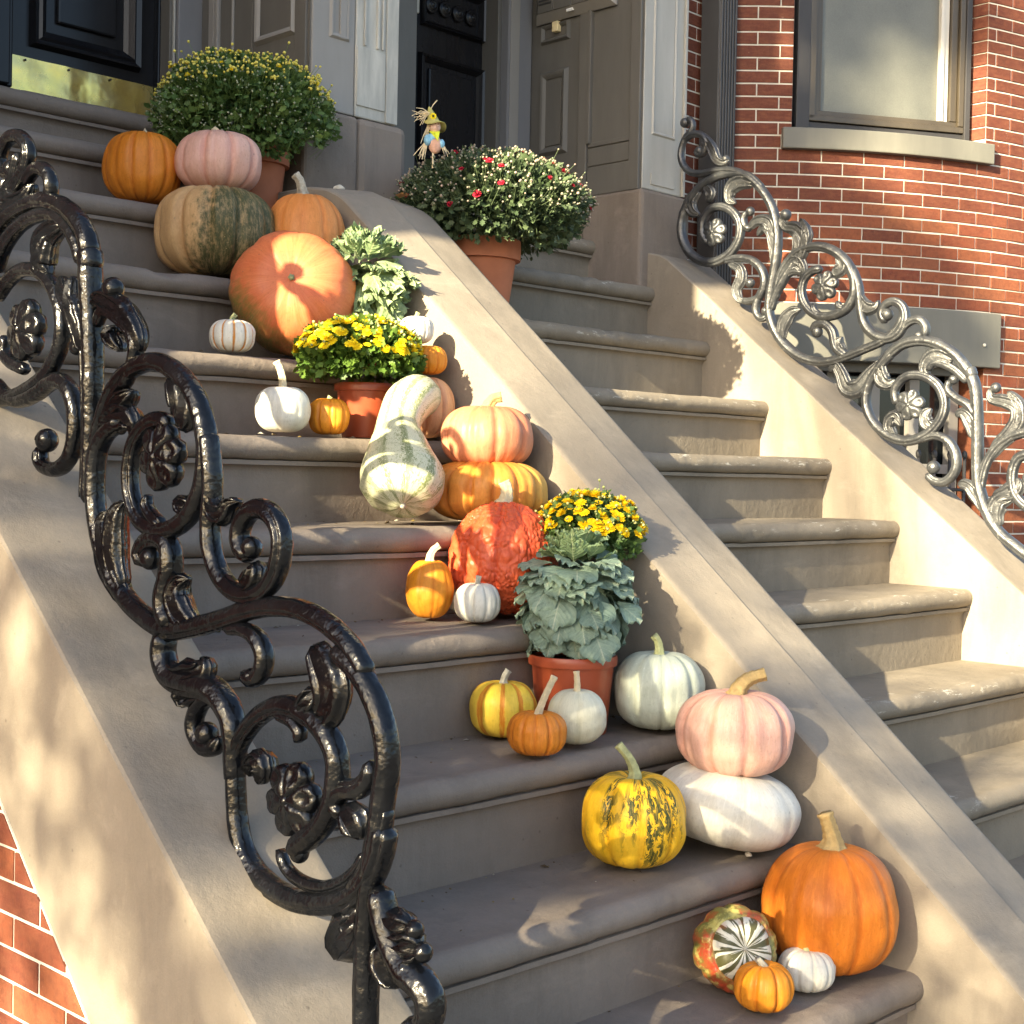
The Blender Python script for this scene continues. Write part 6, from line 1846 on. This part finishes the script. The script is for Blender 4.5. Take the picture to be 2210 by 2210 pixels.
def grit():
    pos, sz = [], []
    for k in range(0, 7):
        for _ in range(46):
            x = rnd.uniform(-1.15, -0.02)
            y = k * T_ + (rnd.uniform(0.05, 0.262) if rnd.random() < 0.5 else 0.262 - abs(rnd.gauss(0, 0.03)))
            pos.append((x, y, tread_z(k) + 0.0005)); sz.append(rnd.uniform(0.0012, 0.0042) if rnd.random() < 0.85 else rnd.uniform(0.005, 0.010))
    n = len(pos)
    ax = nrs.normal(size=(n, 3)) * np.array([1, 1, 0.15])
    nr = np.array([[0, 0, 1.0]]) + nrs.normal(size=(n, 3)) * 0.35
    o = scatter_mesh('grit', [(-1, 0, 0), (-0.2, 0.6, 0.15), (0.9, 0.2, 0.0), (0.3, -0.6, 0.1), (0, 0, 0.45)], [(0, 3, 4), (3, 2, 4), (2, 1, 4), (1, 0, 4)], np.array(pos), ax, nr, np.array(sz), 'grit', left_stair)
    tag(o, kind='stuff')
t = NT('grit', 0.9, 0.1)
t.color(t.ramp(t.attr('rnd'), [(0.0, (0.05, 0.035, 0.02)), (0.5, (0.16, 0.11, 0.06)), (0.8, (0.22, 0.16, 0.05)), (1.0, (0.45, 0.42, 0.36))]))
M['grit'] = t.m
grit()
fallen('small dry brown leaf on the step behind the lower black rosette', (-0.8284, 0.8218, 0.3740), 0.026, 0.4)
fallen('curled dry leaf lying on the wall top under the crimson mum', (0.235, 1.70, 1.612), 0.05, 1.1)

# ------------------------------------------------------------------ street trees out of the picture that dapple the light
def street_tree(label, loc, trunk_h, clumps, leaf, n_per, seed):
    root = thing('street_tree', label, 'tree', loc, 'street trees on the pavement')
    rs = np.random.RandomState(seed)
    b = Vector(loc)
    tk = MB().tube(catmull([b, b + Vector((0.05, 0.0, trunk_h * .5)), b + Vector((0.0, 0.05, trunk_h))], 0.2), [0.10 - 0.035 * i / 20 for i in range(60)][:len(catmull([b, b + Vector((0.05, 0.0, trunk_h * .5)), b + Vector((0.0, 0.05, trunk_h))], 0.2))], 10)
    tops = b + Vector((0, 0.05, trunk_h))
    for c, r, n in clumps:
        v = Vector(c)
        m = tops.lerp(v, 0.5) + Vector((0, 0, -0.12 * (v - tops).length * 0.5))
        tk.tube(catmull([tops - Vector((0, 0, 0.3)), m, v], 0.15), 0.022, 6)
    tk.build('trunk', 'bark', root, smooth=True)
    P, S = [], []
    for c, r, n in clumps:
        d = rs.normal(size=(n, 3))
        d /= np.linalg.norm(d, axis=1, keepdims=True)
        q = np.array(c) + d * (np.array(r) * (rs.rand(n, 1) ** 0.45))
        P.append(q)
    P = np.concatenate(P)
    tv = [(0, 0, 0), (0.3, 0.26, 0.03), (0.7, 0.24, 0.02), (1, 0, -0.05), (0.7, -0.24, 0.02), (0.3, -0.26, 0.03)]
    tf = [(0, 1, 2, 3), (0, 3, 4, 5)]
    crown = scatter_mesh('crown', tv, tf, P, rs.normal(size=P.shape), rs.normal(size=P.shape) + np.array([0, 0, 1.0]), leaf * (0.7 + 0.6 * rs.rand(len(P))), 'tree_leaf', root, rs.rand(len(P)))
    tag(crown, kind='stuff')
    return root
TREES = [
    ('young street tree with a low leafy crown, left of the stoop beyond the picture', (-9.0, -1.9, GROUND), 2.6,
     [((-9.0, -0.55, 3.46), (0.8, 1.0, 0.55), 900), ((-9.2, -1.6, 3.55), (0.8, 0.9, 0.6), 800), ((-8.8, 0.25, 3.66), (0.7, 0.6, 0.45), 600), ((-9.0, -2.4, 3.3), (0.7, 0.7, 0.6), 600), ((-9.1, -0.9, 3.92), (0.7, 0.9, 0.35), 520)], 0.085, 0, 3),
    ('taller thinly leaved street tree farther along the pavement beyond the picture', (-14.0, -1.6, GROUND), 5.0,
     [((-14.0, -0.50, 8.22), (0.30, 0.20, 0.085), 620), ((-14.0, -0.22, 8.36), (0.25, 0.12, 0.07), 420), ((-14.0, -0.66, 8.02), (0.3, 0.14, 0.07), 420), ((-14.0, -0.32, 8.62), (0.3, 0.13, 0.05), 330), ((-13.8, -0.30, 8.92), (0.3, 0.12, 0.07), 360), ((-14.0, -0.55, 9.25), (0.4, 0.30, 0.10), 420)], 0.10, 0, 9),
]
for a in TREES:
    street_tree(*a)
bpy.context.view_layer.update()
